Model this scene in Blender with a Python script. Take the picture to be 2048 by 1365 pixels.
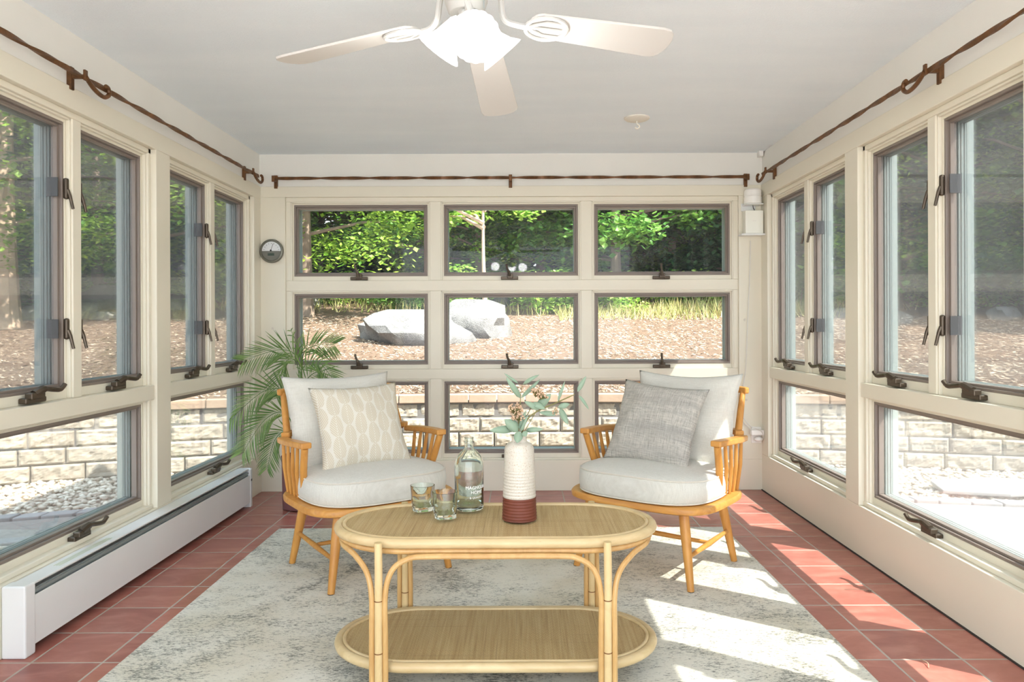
import bpy, bmesh, math, random
import numpy as np
from mathutils import Vector, Matrix, noise

for o in list(bpy.data.objects): bpy.data.objects.remove(o)
SC = bpy.context.scene
COL = SC.collection
PI = math.pi

# ---------------------------------------------------------------- camera
FPX = 1450.0
cam = bpy.data.cameras.new('camera'); camo = bpy.data.objects.new('camera', cam); COL.objects.link(camo)
cam.sensor_width = 36; cam.lens = 36*FPX/2048
cam.shift_x = -18/2048; cam.shift_y = -32.5/2048
cam.clip_start = .05; cam.clip_end = 500
camo.matrix_world = Matrix.Translation((0, 0, 1.2)) @ Matrix.Rotation(PI/2, 4, 'X') @ Matrix.Rotation(-.0038, 4, 'Z')
SC.camera = camo
# ---------------------------------------------------------------- world, sun, exposure
W = bpy.data.worlds.new('sky'); SC.world = W; W.use_nodes = True
wt = W.node_tree; wt.nodes.clear()
wo = wt.nodes.new('ShaderNodeOutputWorld'); wb = wt.nodes.new('ShaderNodeBackground')
wr = wt.nodes.new('ShaderNodeValToRGB'); wc = wt.nodes.new('ShaderNodeTexCoord'); ws = wt.nodes.new('ShaderNodeSeparateXYZ')
wt.links.new(wc.outputs['Generated'], ws.inputs[0]); wt.links.new(ws.outputs['Z'], wr.inputs[0])
wr.color_ramp.elements[0].position = 0.0; wr.color_ramp.elements[0].color = (.93, .95, 1.0, 1)
wr.color_ramp.elements[1].position = .6; wr.color_ramp.elements[1].color = (.60, .78, 1.0, 1)
wt.links.new(wr.outputs[0], wb.inputs[0]); wb.inputs[1].default_value = 3.2
wt.links.new(wb.outputs[0], wo.inputs[0])
SUN_DIR = Vector((-.66, .44, -1.0))
sl = bpy.data.lights.new('sun', 'SUN'); sl.energy = 14; sl.color = (1, .965, .91); sl.angle = .009
so = bpy.data.objects.new('sun', sl); COL.objects.link(so); so.location = (6, -4, 12)
so.rotation_euler = SUN_DIR.to_track_quat('-Z', 'Y').to_euler()
SC.view_settings.view_transform = 'Standard'; SC.view_settings.look = 'None'
SC.view_settings.gamma = 1; SC.view_settings.use_curve_mapping = False
SC.view_settings.exposure = 0.66
SC.cycles.transparent_max_bounces = 24
SC.cycles.max_bounces = 14; SC.cycles.diffuse_bounces = 6

# ---------------------------------------------------------------- dimensions
XL, XR, D, ZC = -1.877, 1.737, 5.235, 2.44
YB = -0.6                                   # the room goes on behind the camera
def ray(px, py):
    x = px-1042; y = py-650
    return (x-.0038*y, y+.0038*x)
def at(px, py, Y):                          # a point of the place from a measured direction and distance
    x, y = ray(px, py); return Vector((x*Y/FPX, Y, 1.2-y*Y/FPX))

# ---------------------------------------------------------------- materials
def srgb(r, g, b):
    f = lambda c: (c/255/12.92) if c/255 <= .04045 else ((c/255+.055)/1.055)**2.4
    return (f(r), f(g), f(b), 1)
class NT:
    def __init__(s, name):
        s.m = bpy.data.materials.new(name); s.m.use_nodes = True; s.t = s.m.node_tree; s.t.nodes.clear()
        s.out = s.n('OutputMaterial')
    def n(s, typ, props=None, **inp):
        nd = s.t.nodes.new('ShaderNode'+typ)
        for k, v in (props or {}).items(): setattr(nd, k, v)
        for k, v in inp.items():
            key = int(k[1:]) if k[0] == 'i' and k[1:].isdigit() else k.replace('_', ' ')
            s.set(nd.inputs[key], v)
        return nd
    def set(s, sock, v):
        if isinstance(v, bpy.types.NodeSocket): s.t.links.new(v, sock)
        elif isinstance(v, bpy.types.Node): s.t.links.new(v.outputs[0], sock)
        else: sock.default_value = v
    def coord(s, scale=(1, 1, 1), rot=(0, 0, 0), kind='Object', loc=(0, 0, 0)):
        tc = s.n('TexCoord'); mp = s.n('Mapping'); s.t.links.new(tc.outputs[kind], mp.inputs[0])
        mp.inputs['Scale'].default_value = scale; mp.inputs['Rotation'].default_value = rot; mp.inputs['Location'].default_value = loc
        return mp.outputs[0]
    def noise(s, vec, scale=5, detail=3, rough=.5, dist=0):
        return s.n('TexNoise', None, Vector=vec, Scale=scale, Detail=detail, Roughness=rough, Distortion=dist).outputs[0]
    def ramp(s, fac, stops, interp='LINEAR'):
        r = s.n('ValToRGB', None, Fac=fac); cr = r.color_ramp; cr.interpolation = interp
        while len(cr.elements) < len(stops): cr.elements.new(.5)
        for e, (p, c) in zip(cr.elements, stops):
            e.position = p; e.color = c if len(c) == 4 else (*c, 1)
        return r.outputs[0]
    def mix(s, fac, a, b, mode='MIX'):
        nd = s.n('MixRGB', {'blend_type': mode}, Fac=fac, Color1=a, Color2=b); return nd.outputs[0]
    def math(s, op, a, b=0.0, c=None):
        nd = s.n('Math', {'operation': op}, i0=a, i1=b)
        if c is not None: s.set(nd.inputs[2], c)
        return nd.outputs[0]
    def bump(s, h, strength=.3, dist=.01):
        return s.n('Bump', None, Height=h, Strength=strength, Distance=dist).outputs[0]
    def pbsdf(s, color, rough=.5, bump=None, **kw):
        p = s.n('BsdfPrincipled', None, Base_Color=color, Roughness=rough)
        for k, v in kw.items(): s.set(p.inputs[k.replace('_', ' ')], v)
        if bump is not None: s.set(p.inputs['Normal'], bump)
        return p.outputs[0]
    def done(s, sh): s.t.links.new(sh, s.out.inputs[0]); return s.m
def simple(name, col, rough=.5, nscale=0, namt=.0, bstr=0, bscale=60, **kw):
    s = NT(name); v = s.coord()
    c = col
    if namt:
        nz = s.noise(v, nscale, 4)
        dark = tuple(x*(1-namt) for x in col[:3])+(1,)
        c = s.mix(s.ramp(nz, [(.3, (0, 0, 0)), (.7, (1, 1, 1))]), dark, col)
    b = s.bump(s.noise(v, bscale, 3), bstr, .004) if bstr else None
    return s.done(s.pbsdf(c, rough, b, **kw))
M = {}
M['cream'] = simple('cream_wall_paint', srgb(224, 219, 201), .38, 3, .03, .05, 90)
M['upper'] = simple('grey_white_wall_paint', srgb(228, 227, 220), .7, 3, .03, .12, 140)
s = NT('orange_peel_ceiling_paint'); v = s.coord()
nz = s.noise(v, 130, 3, .6); big = s.noise(s.coord((1, 4, 1)), 1.1, 4)
M['ceiling'] = s.done(s.pbsdf(s.mix(s.ramp(big, [(.35, (0, 0, 0)), (.65, (1, 1, 1))]), srgb(228, 237, 243), srgb(233, 241, 246)), .85, s.bump(nz, .5, .006)))
# floor tiles
s = NT('terracotta_floor_tile')
tc = s.n('TexCoord'); sx = s.n('SeparateXYZ'); s.t.links.new(tc.outputs['Object'], sx.inputs[0])
PX, PY, OX, OY = .2555, .2508, 1.569, 2.585
def cell(axis, off, per):
    q = s.math('DIVIDE', s.math('SUBTRACT', sx.outputs[axis], off-per*40), per)
    fr = s.math('FRACT', q); fl = s.math('FLOOR', q)
    dist = s.math('MULTIPLY', s.math('SUBTRACT', .5, s.math('ABSOLUTE', s.math('SUBTRACT', fr, .5))), per)
    return fl, dist
fx, dx = cell(0, OX, PX); fy, dy = cell(1, OY, PY)
wob = s.math('MULTIPLY', s.math('SUBTRACT', s.noise(s.coord(), 30, 3), .5), .003)
dmin = s.math('ADD', s.math('MINIMUM', dx, dy), wob)
g = s.n('MapRange', None, Value=dmin); g.inputs[3].default_value = 0; g.inputs[4].default_value = 1; g.inputs[1].default_value = .0036; g.inputs[2].default_value = .0052
grout = g.outputs[0]
cx = s.n('CombineXYZ', None, X=fx, Y=fy); wn = s.n('TexWhiteNoise', {'noise_dimensions': '3D'}, Vector=cx.outputs[0])
off = s.n('VectorMath', {'operation': 'SCALE'}, i0=wn.outputs['Color']); off.inputs['Scale'].default_value = 20
va = s.n('VectorMath', {'operation': 'ADD'}, i0=s.coord((1, 2.2, 1)), i1=off.outputs[0])
cl = s.noise(va.outputs[0], 5, 5, .6, .6)
tcol = s.ramp(cl, [(.25, srgb(142, 80, 70)), (.5, srgb(166, 104, 91)), (.72, srgb(192, 136, 120))])
tcol = s.mix(.35, tcol, s.ramp(wn.outputs['Value'], [(0, srgb(138, 76, 70)), (1, srgb(184, 116, 102))]))
col = s.mix(grout, srgb(176, 164, 152), tcol)
rg = s.math('ADD', .30, s.math('MULTIPLY', s.math('SUBTRACT', 1.0, grout), .5))
bh = s.math('ADD', s.math('MULTIPLY', grout, .6), s.math('MULTIPLY', cl, .3))
M['tile'] = s.done(s.pbsdf(col, rg, s.bump(bh, .45, .004)))
# rug
s = NT('distressed_rug_wool'); v = s.coord()
fine = s.noise(s.coord((60, 170, 40)), 1.0, 5, .8)
med = s.noise(s.coord((7, 13, 7)), 1.0, 5, .75, .6)
lowm = s.noise(v, 1.6, 3, .6, 1.2)
wv = s.n('TexVoronoi', {'feature': 'DISTANCE_TO_EDGE'}, Vector=s.coord((1.3, 1.3, 1)), Scale=1.0).outputs[0]
ring = s.ramp(wv, [(.03, (.17, .17, .17)), (.08, (0, 0, 0)), (.16, (.12, .12, .12)), (.22, (0, 0, 0))])
m1 = s.math('ADD', s.math('ADD', s.math('MULTIPLY', fine, 1.15), s.math('MULTIPLY', med, .40)), s.math('MULTIPLY', lowm, .30))
m1 = s.math('ADD', m1, s.math('MULTIPLY', ring, .35))
mask = s.ramp(s.math('MULTIPLY', m1, .7), [(.675, (0, 0, 0)), (.76, (1, 1, 1))])
warm = s.mix(s.ramp(s.noise(v, 2.5, 4), [(.45, (0, 0, 0)), (.7, (1, 1, 1))]), srgb(216, 213, 199), srgb(202, 195, 174))
rc = s.mix(s.math('MULTIPLY', mask, .85), warm, srgb(94, 96, 88))
rib = s.n('TexWave', {'bands_direction': 'Y'}, Vector=v, Scale=120.0).outputs[1]
M['rug'] = s.done(s.pbsdf(rc, .95, s.bump(s.math('ADD', s.math('MULTIPLY', rib, .4), s.noise(v, 300, 2)), .35, .003)))
# wood
def wood(name, c1, c2, axis=(1, 1, .12), sc=22, rough=.38):
    s = NT(name); v = s.coord(axis); w = s.noise(v, sc, 4, .6, 1.4)
    return s.done(s.pbsdf(s.ramp(w, [(.3, c1), (.7, c2)]), rough, s.bump(w, .08, .002)))
M['oak'] = wood('honey_stained_wood', srgb(186, 126, 58), srgb(208, 152, 76))
M['oakx'] = wood('honey_stained_wood_along', srgb(186, 126, 58), srgb(208, 152, 76), (.12, 1, 1))
M['cane'] = wood('pale_cane_pole', srgb(198, 170, 120), srgb(214, 190, 142), (1, 1, .3), 14, .35)
s = NT('pale_cane_rim'); v = s.coord((.3, 1, 1)); w = s.noise(v, 12, 4, .6, 1.4); st_ = s.noise(s.coord((.6, 1.6, 1.6)), 16, 3, .7)
M['canerim'] = s.done(s.pbsdf(s.mix(s.ramp(st_, [(.70, (0, 0, 0)), (.76, (.8, .8, .8))]), s.ramp(w, [(.3, srgb(190, 164, 118)), (.7, srgb(210, 188, 144))]), srgb(140, 96, 54)), .35, s.bump(w, .08, .002)))
M['canethin'] = wood('golden_thin_cane', srgb(184, 142, 86), srgb(204, 166, 108), (1, 1, .3), 14, .35)
M['node'] = simple('dark_cane_knot', srgb(120, 76, 36), .5)
s = NT('woven_rattan'); v = s.coord()
def sinw(axis, per, ph=0):
    x = s.n('SeparateXYZ', None, Vector=v).outputs[axis]
    return s.math('SINE', s.math('MULTIPLY', s.math('ADD', x, ph), 2*PI/per))
wv = s.math('MULTIPLY', sinw(0, .011), sinw(1, .008))
wx = s.n('SeparateXYZ', None, Vector=v)
diag = s.math('SINE', s.math('MULTIPLY', s.math('ADD', wx.outputs[0], s.math('MULTIPLY', s.math('PINGPONG', wx.outputs[1], .012), 1.2)), 2*PI/.0075))
strk = s.noise(s.coord((120, 3.0, 1)), 1, 4, .7)
strk2 = s.noise(s.coord((9, 3, 1)), 1, 3, .6)
base = s.ramp(strk, [(.25, srgb(170, 140, 94)), (.45, srgb(196, 170, 120)), (.66, srgb(214, 192, 144))])
base = s.mix(s.math('MULTIPLY', strk2, .35), base, srgb(176, 144, 92))
lnx = s.ramp(s.noise(s.coord((260, 1.2, 1)), 1, 2, .5), [(.66, (0, 0, 0)), (.72, (.6, .6, .6))])
lny = s.ramp(s.noise(s.coord((1.2, 260, 1)), 1, 2, .5), [(.64, (0, 0, 0)), (.72, (.5, .5, .5))])
base = s.mix(s.math('MAXIMUM', lnx, lny), base, srgb(112, 84, 52))
wm = s.math('ADD', s.math('MULTIPLY', wv, .55), s.math('MULTIPLY', diag, .25))
base = s.mix(s.math('MAXIMUM', 0.0, s.math('ADD', .20, s.math('MULTIPLY', wm, -.75))), base, srgb(104, 74, 42))
M['rattan'] = s.done(s.pbsdf(base, .55, s.bump(wm, .6, .002)))
# fabrics
def fabric(name, c, c2=None, sc=420, bs=.25):
    s = NT(name); v = s.coord()
    a = s.noise(s.coord((1, .06, 1)), sc, 2); b = s.noise(s.coord((.06, 1, .06)), sc, 2)
    w = s.math('MULTIPLY', s.math('ADD', a, b), .5)
    cc = s.mix(s.ramp(w, [(.35, (0, 0, 0)), (.65, (1, 1, 1))]), c2 or tuple(x*.92 for x in c[:3])+(1,), c)
    sl_ = s.noise(v, 5, 3)
    return s.done(s.pbsdf(cc, .92, s.bump(s.math('ADD', w, s.math('MULTIPLY', sl_, 2.5)), bs, .006), Sheen_Weight=.15))
M['linen'] = fabric('off_white_linen', srgb(212, 211, 202), srgb(198, 196, 186))
M['piping'] = fabric('linen_piping', srgb(214, 208, 194))
s = NT('leaf_chevron_cotton'); v = s.coord(); sp = s.n('SeparateXYZ', None, Vector=v)
cu = s.math('ADD', s.math('DIVIDE', sp.outputs[0], .060), 50.0)
fu = s.math('FRACT', cu); ci = s.math('FLOOR', cu)
ua = s.math('ABSOLUTE', s.math('SUBTRACT', fu, .5))
yy = s.math('ADD', s.math('DIVIDE', sp.outputs[1], .105), s.math('ADD', 20.0, s.math('MULTIPLY', s.math('MODULO', ci, 2.0), .5)))
fy_ = s.math('FRACT', yy)
wl = s.math('MULTIPLY', s.math('POWER', s.math('SINE', s.math('MULTIPLY', s.math('POWER', fy_, .8), PI)), .42), .50)
inside = s.math('LESS_THAN', ua, s.math('SUBTRACT', wl, .02))
vein = s.math('SINE', s.math('MULTIPLY', s.math('SUBTRACT', s.math('MULTIPLY', yy, .105), s.math('MULTIPLY', ua, .085)), 2*PI/.0125))
msk = s.math('MULTIPLY', inside, s.math('GREATER_THAN', vein, -.45))
msk = s.math('MULTIPLY', msk, s.math('GREATER_THAN', ua, .018))
w = s.noise(v, 380, 2)
M['leafpillow'] = s.done(s.pbsdf(s.mix(s.math('MULTIPLY', msk, .8), srgb(212, 209, 197), srgb(192, 180, 154)), .9, s.bump(s.math('ADD', w, s.math('MULTIPLY', msk, .3)), .2, .003)))
s = NT('grey_slub_weave'); v = s.coord()
hx = s.noise(s.coord((16, 420, 16)), 1, 4, .7); vx = s.noise(s.coord((420, 20, 20)), 1, 4, .7)
bd = s.noise(s.coord((.6, 13, 1)), 1, 3, .6)
gm = s.math('ADD', s.math('MULTIPLY', hx, .5), s.math('MULTIPLY', vx, .5))
c = s.ramp(gm, [(.36, srgb(132, 130, 123)), (.5, srgb(180, 177, 168)), (.64, srgb(212, 208, 197))])
c = s.mix(s.ramp(bd, [(.48, (0, 0, 0)), (.66, (.45, .45, .45))]), c, srgb(142, 140, 136))
M['greypillow'] = s.done(s.pbsdf(c, .95, s.bump(gm, .7, .006)))
M['bronze'] = simple('bronze_aluminium_sash', srgb(128, 117, 108), .45, 6, .06)
M['crank'] = simple('dark_bronze_hardware', srgb(84, 74, 62), .38, 0, 0, .1, 40, Metallic=.6)
M['steel'] = simple('grey_steel_plate', srgb(74, 74, 74), .5, Metallic=.3)
M['extframe'] = simple('grey_green_vinyl_jamb', srgb(128, 139, 135), .5, 4, .05)
M['copper'] = NT('rusty_copper_rod')
s = M['copper']; v = s.coord(); nn = s.noise(v, 18, 5, .7)
M['copper'] = s.done(s.pbsdf(s.ramp(nn, [(.3, srgb(74, 50, 26)), (.55, srgb(108, 72, 40)), (.75, srgb(134, 90, 50))]), .45, s.bump(nn, .3, .003), Metallic=.35))
M['white'] = simple('white_enamel', srgb(226, 228, 226), .25, 5, .03)
M['whitefan'] = simple('white_fan_enamel', srgb(184, 184, 180), .45)
M['blade'] = simple('off_white_fan_blade', srgb(196, 194, 189), .4)
M['dark'] = simple('dark_slot', srgb(40, 40, 42), .6)
M['alum'] = simple('brushed_aluminium', srgb(170, 178, 180), .3, Metallic=.7)
M['plastic'] = simple('white_plastic', srgb(236, 235, 230), .35)
M['cable'] = simple('white_cable', srgb(214, 212, 206), .4)
M['black'] = simple('black_plastic', srgb(24, 24, 26), .4)
M['gap'] = simple('dark_perimeter_gap', srgb(50, 44, 40), .9)
M['plaster'] = simple('ivory_plaster', srgb(222, 218, 206), .7, 0, 0, .3, 60)
def glass(name, tint=(1, 1, 1, 1), veil=0.0, veilcol=(.6, .6, .6, 1), refl=.5):
    s = NT(name)
    tr = s.n('BsdfTransparent', None, Color=tint)
    gl = s.n('BsdfGlossy', None, Color=(1, 1, 1, 1), Roughness=.02)
    fr = s.n('Fresnel', None, IOR=1.35)
    a = s.n('MixShader', None, i0=s.math('MULTIPLY', fr.outputs[0], refl), i1=tr.outputs[0], i2=gl.outputs[0]).outputs[0]
    if veil:
        df = s.n('BsdfDiffuse', None, Color=veilcol); tl = s.n('BsdfTranslucent', None, Color=veilcol)
        mx = s.n('MixShader', None, i0=.5, i1=df.outputs[0], i2=tl.outputs[0]).outputs[0]
        vn = s.ramp(s.noise(s.coord((1.2, 1.2, .5)), 3, 4), [(.3, (veil*.6,)*3), (.7, (veil*1.3,)*3)])
        a = s.n('MixShader', None, i0=vn, i1=a, i2=mx).outputs[0]
    return s.done(a)
M['pane'] = glass('window_glass', (.97, .98, .97, 1), .02)
M['paneR'] = glass('dusty_window_glass', (.97, .98, .97, 1), .055, (.8, .8, .78, 1))
s = NT('insect_screen_mesh')
tr = s.n('BsdfTransparent', None, Color=(1, 1, 1, 1)); df = s.n('BsdfDiffuse', None, Color=(.16, .17, .18, 1))
M['screen'] = s.done(s.n('MixShader', None, i0=.19, i1=tr.outputs[0], i2=df.outputs[0]).outputs[0])
def realglass(name, col, rough=0.0):
    s = NT(name)
    return s.done(s.pbsdf(col, rough, None, Transmission_Weight=1.0, IOR=1.47))
M['clearglass'] = realglass('pale_aqua_glass', (.90, .975, .945, 1))
M['greenglass'] = realglass('green_base_glass', (.62, .86, .74, 1))
M['frost'] = simple('etched_white_lettering', srgb(240, 240, 236), .6)
s = NT('speckled_ivory_glaze'); v = s.coord()
sp = s.ramp(s.noise(v, 230, 2), [(.55, srgb(196, 191, 178)), (.72, srgb(172, 156, 132))])
M['vasetop'] = s.done(s.pbsdf(sp, .28, s.bump(s.noise(v, 40, 2), .08, .003)))
M['vasebase'] = simple('brick_red_clay', srgb(106, 50, 30), .6, 30, .12)
def leafmat(name, c1, c2, trans=.35, rough=.5, island=True):
    s = NT(name)
    if island:
        g = s.n('NewGeometry'); f = g.outputs['Random Per Island']
        c = s.ramp(f, [(0, c1), (1, c2)])
    else:
        c = s.ramp(s.noise(s.coord(), 30, 2), [(.3, c1), (.7, c2)])
    p = s.pbsdf(c, rough); t = s.n('BsdfTranslucent', None, Color=c).outputs[0]
    return s.done(s.n('MixShader', None, i0=trans, i1=p, i2=t).outputs[0])
M['palm'] = leafmat('palm_leaf_green', srgb(84, 122, 58), srgb(142, 170, 96), .25)
M['palmstem'] = simple('palm_stem_green', srgb(96, 128, 70), .5)
M['sage'] = leafmat('sage_green_leaf', srgb(98, 132, 112), srgb(160, 180, 154), .15)
M['stem'] = simple('olive_brown_stem', srgb(112, 110, 60), .6)
M['berry'] = leafmat('pink_beige_berry', srgb(196, 160, 128), srgb(222, 192, 164), .05)
M['potpurple'] = simple('mauve_brown_pot', srgb(128, 84, 84), .55, 8, .15)
M['soil'] = simple('dark_soil', srgb(66, 50, 40), .95, 40, .3, .6, 60)
M['maple'] = leafmat('bright_maple_leaf', srgb(72, 122, 26), srgb(168, 198, 78), .45)
M['mid'] = leafmat('mid_green_leaf', srgb(58, 112, 42), srgb(128, 168, 74), .4)
M['pine'] = leafmat('dark_evergreen_leaf', srgb(26, 56, 34), srgb(64, 100, 58), .2)
M['shrub'] = leafmat('lime_shrub_leaf', srgb(116, 168, 60), srgb(190, 216, 110), .45)
M['drygrass'] = leafmat('dry_grass_blade', srgb(150, 160, 84), srgb(206, 186, 130), .3)
M['bark'] = simple('grey_brown_bark', srgb(124, 106, 90), .9, 8, .35, .8, 25)
M['palebark'] = simple('pale_beige_bark', srgb(190, 164, 138), .85, 8, .2, .5, 30)
s = NT('weathered_granite'); v = s.coord(); a = s.noise(v, 3, 6, .6, .5); b = s.noise(v, 60, 3)
M['rock'] = s.done(s.pbsdf(s.mix(.3, s.ramp(a, [(.3, srgb(70, 67, 64)), (.5, srgb(112, 109, 104)), (.7, srgb(134, 130, 124))]), s.ramp(b, [(.4, srgb(70, 68, 66)), (.6, srgb(134, 132, 126))])), .9, s.bump(s.math('ADD', a, s.math('MULTIPLY', b, .25)), .8, .05)))
s = NT('split_face_block'); g = s.n('NewGeometry'); v = s.coord(); a = s.noise(v, 22, 5, .7)
c = s.ramp(g.outputs['Random Per Island'], [(0, srgb(130, 120, 106)), (.5, srgb(143, 132, 116)), (1, srgb(152, 143, 128))])
M['block'] = s.done(s.pbsdf(s.mix(.45, c, s.ramp(a, [(.3, srgb(104, 94, 80)), (.65, srgb(164, 154, 138))])), .95, s.bump(a, .6, .01)))
M['cap'] = simple('tan_cap_stone', srgb(148, 126, 106), .9, 14, .15, .5, 30)
M['joint'] = simple('grey_wall_joint', srgb(96, 92, 88), .95)
s = NT('red_bark_mulch'); v = s.coord(); a = s.noise(s.coord((1, 2.2, 1)), 26, 6, .75, .6); b = s.noise(v, .8, 4)
c = s.ramp(a, [(.3, srgb(64, 46, 36)), (.48, srgb(114, 90, 70)), (.6, srgb(144, 118, 94)), (.75, srgb(172, 150, 126))])
M['mulch'] = s.done(s.pbsdf(s.mix(s.math('MULTIPLY', b, .35), c, srgb(132, 98, 72)), .98, s.bump(a, 1, .04)))
M['chip'] = leafmat('bark_chip', srgb(66, 44, 32), srgb(206, 184, 156), 0, .95)
M['pebble'] = leafmat('river_pebble', srgb(138, 122, 102), srgb(204, 194, 176), 0, .7)
M['pebblebed'] = simple('cream_gravel', srgb(152, 138, 118), .95, 60, .35, .6, 50)
s = NT('grey_patio_paver'); v = s.coord()
br = s.n('TexBrick', None, Vector=s.coord((1, 1, 1), (0, 0, .6)), Color1=srgb(100, 94, 88), Color2=srgb(116, 106, 98), Mortar=srgb(76, 72, 70), Scale=1.0, Mortar_Size=.006, Brick_Width=.30, Row_Height=.2)
M['paver'] = s.done(s.pbsdf(s.mix(.3, br.outputs[0], s.ramp(s.noise(v, 40, 4), [(.3, srgb(128, 122, 116)), (.7, srgb(186, 178, 168))])), .9, s.bump(s.noise(v, 60, 3), .4, .01)))
M['kerb'] = leafmat('grey_border_stone', srgb(122, 120, 118), srgb(148, 144, 140), 0, .9)
M['roof'] = simple('brown_roof_fascia', srgb(150, 144, 134), .8)

# ---------------------------------------------------------------- mesh builder
class MB:
    def __init__(s, T=None): s.v = []; s.f = []; s.T = T
    def add(s, vs, fs):
        o = len(s.v)
        if s.T: vs = [s.T(Vector(v)) for v in vs]
        s.v.extend([tuple(v) for v in vs]); s.f.extend([tuple(i+o for i in f) for f in fs]); return s
    def box(s, x0, x1, y0, y1, z0, z1, R=None, c=None):
        vs = [Vector((x, y, z)) for x in (x0, x1) for y in (y0, y1) for z in (z0, z1)]
        if R is not None:
            c = Vector(c or (0, 0, 0)); vs = [R @ v + c for v in vs]
        return s.add(vs, [(0, 1, 3, 2), (4, 6, 7, 5), (0, 4, 5, 1), (2, 3, 7, 6), (0, 2, 6, 4), (1, 5, 7, 3)])
    def tube(s, pts, r, n=12, closed=False, caps=True, flat=None, twist=0):
        pts = [Vector(p) for p in pts]; N = len(pts)
        rs = r if isinstance(r, (list, tuple)) else [r]*N
        vs = []; up = None
        for i, p in enumerate(pts):
            if closed: t = pts[(i+1) % N]-pts[i-1]
            else: t = pts[min(i+1, N-1)]-pts[max(i-1, 0)]
            t.normalize()
            if up is None:
                up = Vector((0, 0, 1)) if abs(t.z) < .9 else Vector((1, 0, 0))
            a = (up - t*up.dot(t)); a.normalize(); b = t.cross(a)
            if not closed and flat is None: up = a
            for k in range(n):
                an = 2*PI*k/n + twist*i
                if flat:   # rectangular-ish section: flat=(w,h)
                    q = (PI/4+2*PI*k/4); ca, sa = math.cos(q)*1.414, math.sin(q)*1.414
                    vs.append(p + a*sa*flat[1]/2 + b*ca*flat[0]/2)
                else:
                    vs.append(p + (a*math.cos(an) + b*math.sin(an))*rs[i])
        fs = []
        for i in range(N if closed else N-1):
            j = (i+1) % N
            for k in range(n): fs.append((i*n+k, i*n+(k+1) % n, j*n+(k+1) % n, j*n+k))
        if not closed and caps:
            fs.append(tuple(range(n))[::-1]); fs.append(tuple((N-1)*n+k for k in range(n)))
        return s.add(vs, fs)
    def lathe(s, prof, n=32, c=(0, 0, 0), fn=None, capb=True, capt=False, R=None):
        vs = []; c = Vector(c)
        for (r, z) in prof:
            for k in range(n):
                a = 2*PI*k/n; rr = r*(fn(a, z) if fn else 1)
                v = Vector((rr*math.cos(a), rr*math.sin(a), z))
                if R is not None: v = R @ v
                vs.append(v+c)
        fs = []
        for i in range(len(prof)-1):
            for k in range(n): fs.append((i*n+k, i*n+(k+1) % n, (i+1)*n+(k+1) % n, (i+1)*n+k))
        if capb: fs.append(tuple(range(n))[::-1])
        if capt: fs.append(tuple((len(prof)-1)*n+k for k in range(n)))
        return s.add(vs, fs)
    def prism(s, outl, z0, z1):
        n = len(outl)
        vs = [(x, y, z0) for x, y in outl]+[(x, y, z1) for x, y in outl]
        return s.add(vs, [tuple(range(n))[::-1], tuple(range(n, 2*n))]+[(i, (i+1) % n, n+(i+1) % n, n+i) for i in range(n)])
    def loft(s, rings, capb=True, capt=True):
        n = len(rings[0]); vs = [p for r in rings for p in r]; fs = []
        for i in range(len(rings)-1):
            for k in range(n): fs.append((i*n+k, i*n+(k+1) % n, (i+1)*n+(k+1) % n, (i+1)*n+k))
        if capb: fs.append(tuple(range(n))[::-1])
        if capt: fs.append(tuple((len(rings)-1)*n+k for k in range(n)))
        return s.add(vs, fs)
    def ico(s, c, r, sub=1, sc=(1, 1, 1), jitter=0, R=None):
        V, F = ICO[sub]; c = Vector(c)
        vs = []
        for p in V:
            q = Vector((p[0]*sc[0], p[1]*sc[1], p[2]*sc[2]))*r*(1+jitter*(random.random()-.5))
            if R is not None: q = R @ q
            vs.append(q+c)
        return s.add(vs, F)
    def leaf(s, base, tip, w, droop=0.0, nrm=(0, 0, 1), seg=6, cup=.15):
        base = Vector(base); tip = Vector(tip); d = tip-base; L = d.length; t = d.normalized()
        n = Vector(nrm); side = t.cross(n)
        if side.length < 1e-3: side = t.cross(Vector((1, 0, 0)))
        side.normalize(); up = side.cross(t)
        vs = []; fs = []
        for i in range(seg+1):
            u = i/seg; ww = w*.5*(math.sin(PI*min(u*1.0, 1)**.8)**.65 if 0 < u < 1 else .02)
            p = base + d*u + up*droop*math.sin(PI*u)
            vs += [p+side*ww+up*ww*cup, p, p-side*ww+up*ww*cup]
        m = len(vs); vs += [v-up*.0006 for v in vs[:m]]
        for i in range(seg):
            a = 3*i
            fs += [(a, a+1, a+4, a+3), (a+1, a+2, a+5, a+4)]
            b = a+m
            fs += [(b, b+3, b+4, b+1), (b+1, b+4, b+5, b+2)]
            fs += [(a, a+3, b+3, b), (a+2, b+2, b+5, a+5)]
        return s.add(vs, fs)
    def build(s, name, mat, parent=None, smooth=False, bevel=0, recalc=True, sharp=35):
        me = bpy.data.meshes.new(name); me.from_pydata(s.v, [], s.f); me.validate()
        if recalc and len(s.f) < 60000:
            bm = bmesh.new(); bm.from_mesh(me); bmesh.ops.recalc_face_normals(bm, faces=bm.faces); bm.to_mesh(me); bm.free()
        o = bpy.data.objects.new(name, me); COL.objects.link(o)
        me.materials.append(mat if not isinstance(mat, str) else M[mat])
        if parent: o.parent = parent
        if smooth:
            me.polygons.foreach_set('use_smooth', [True]*len(me.polygons))
            if sharp:
                bm = bmesh.new(); bm.from_mesh(me)
                for e in bm.edges:
                    if len(e.link_faces) == 2 and e.calc_face_angle(0) > math.radians(sharp): e.smooth = False
                bm.to_mesh(me); bm.free()
        if bevel:
            b = o.modifiers.new('bevel', 'BEVEL'); b.width = bevel; b.segments = 2; b.limit_method = 'ANGLE'; b.angle_limit = math.radians(50)
        return o
ICO = {}
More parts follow.
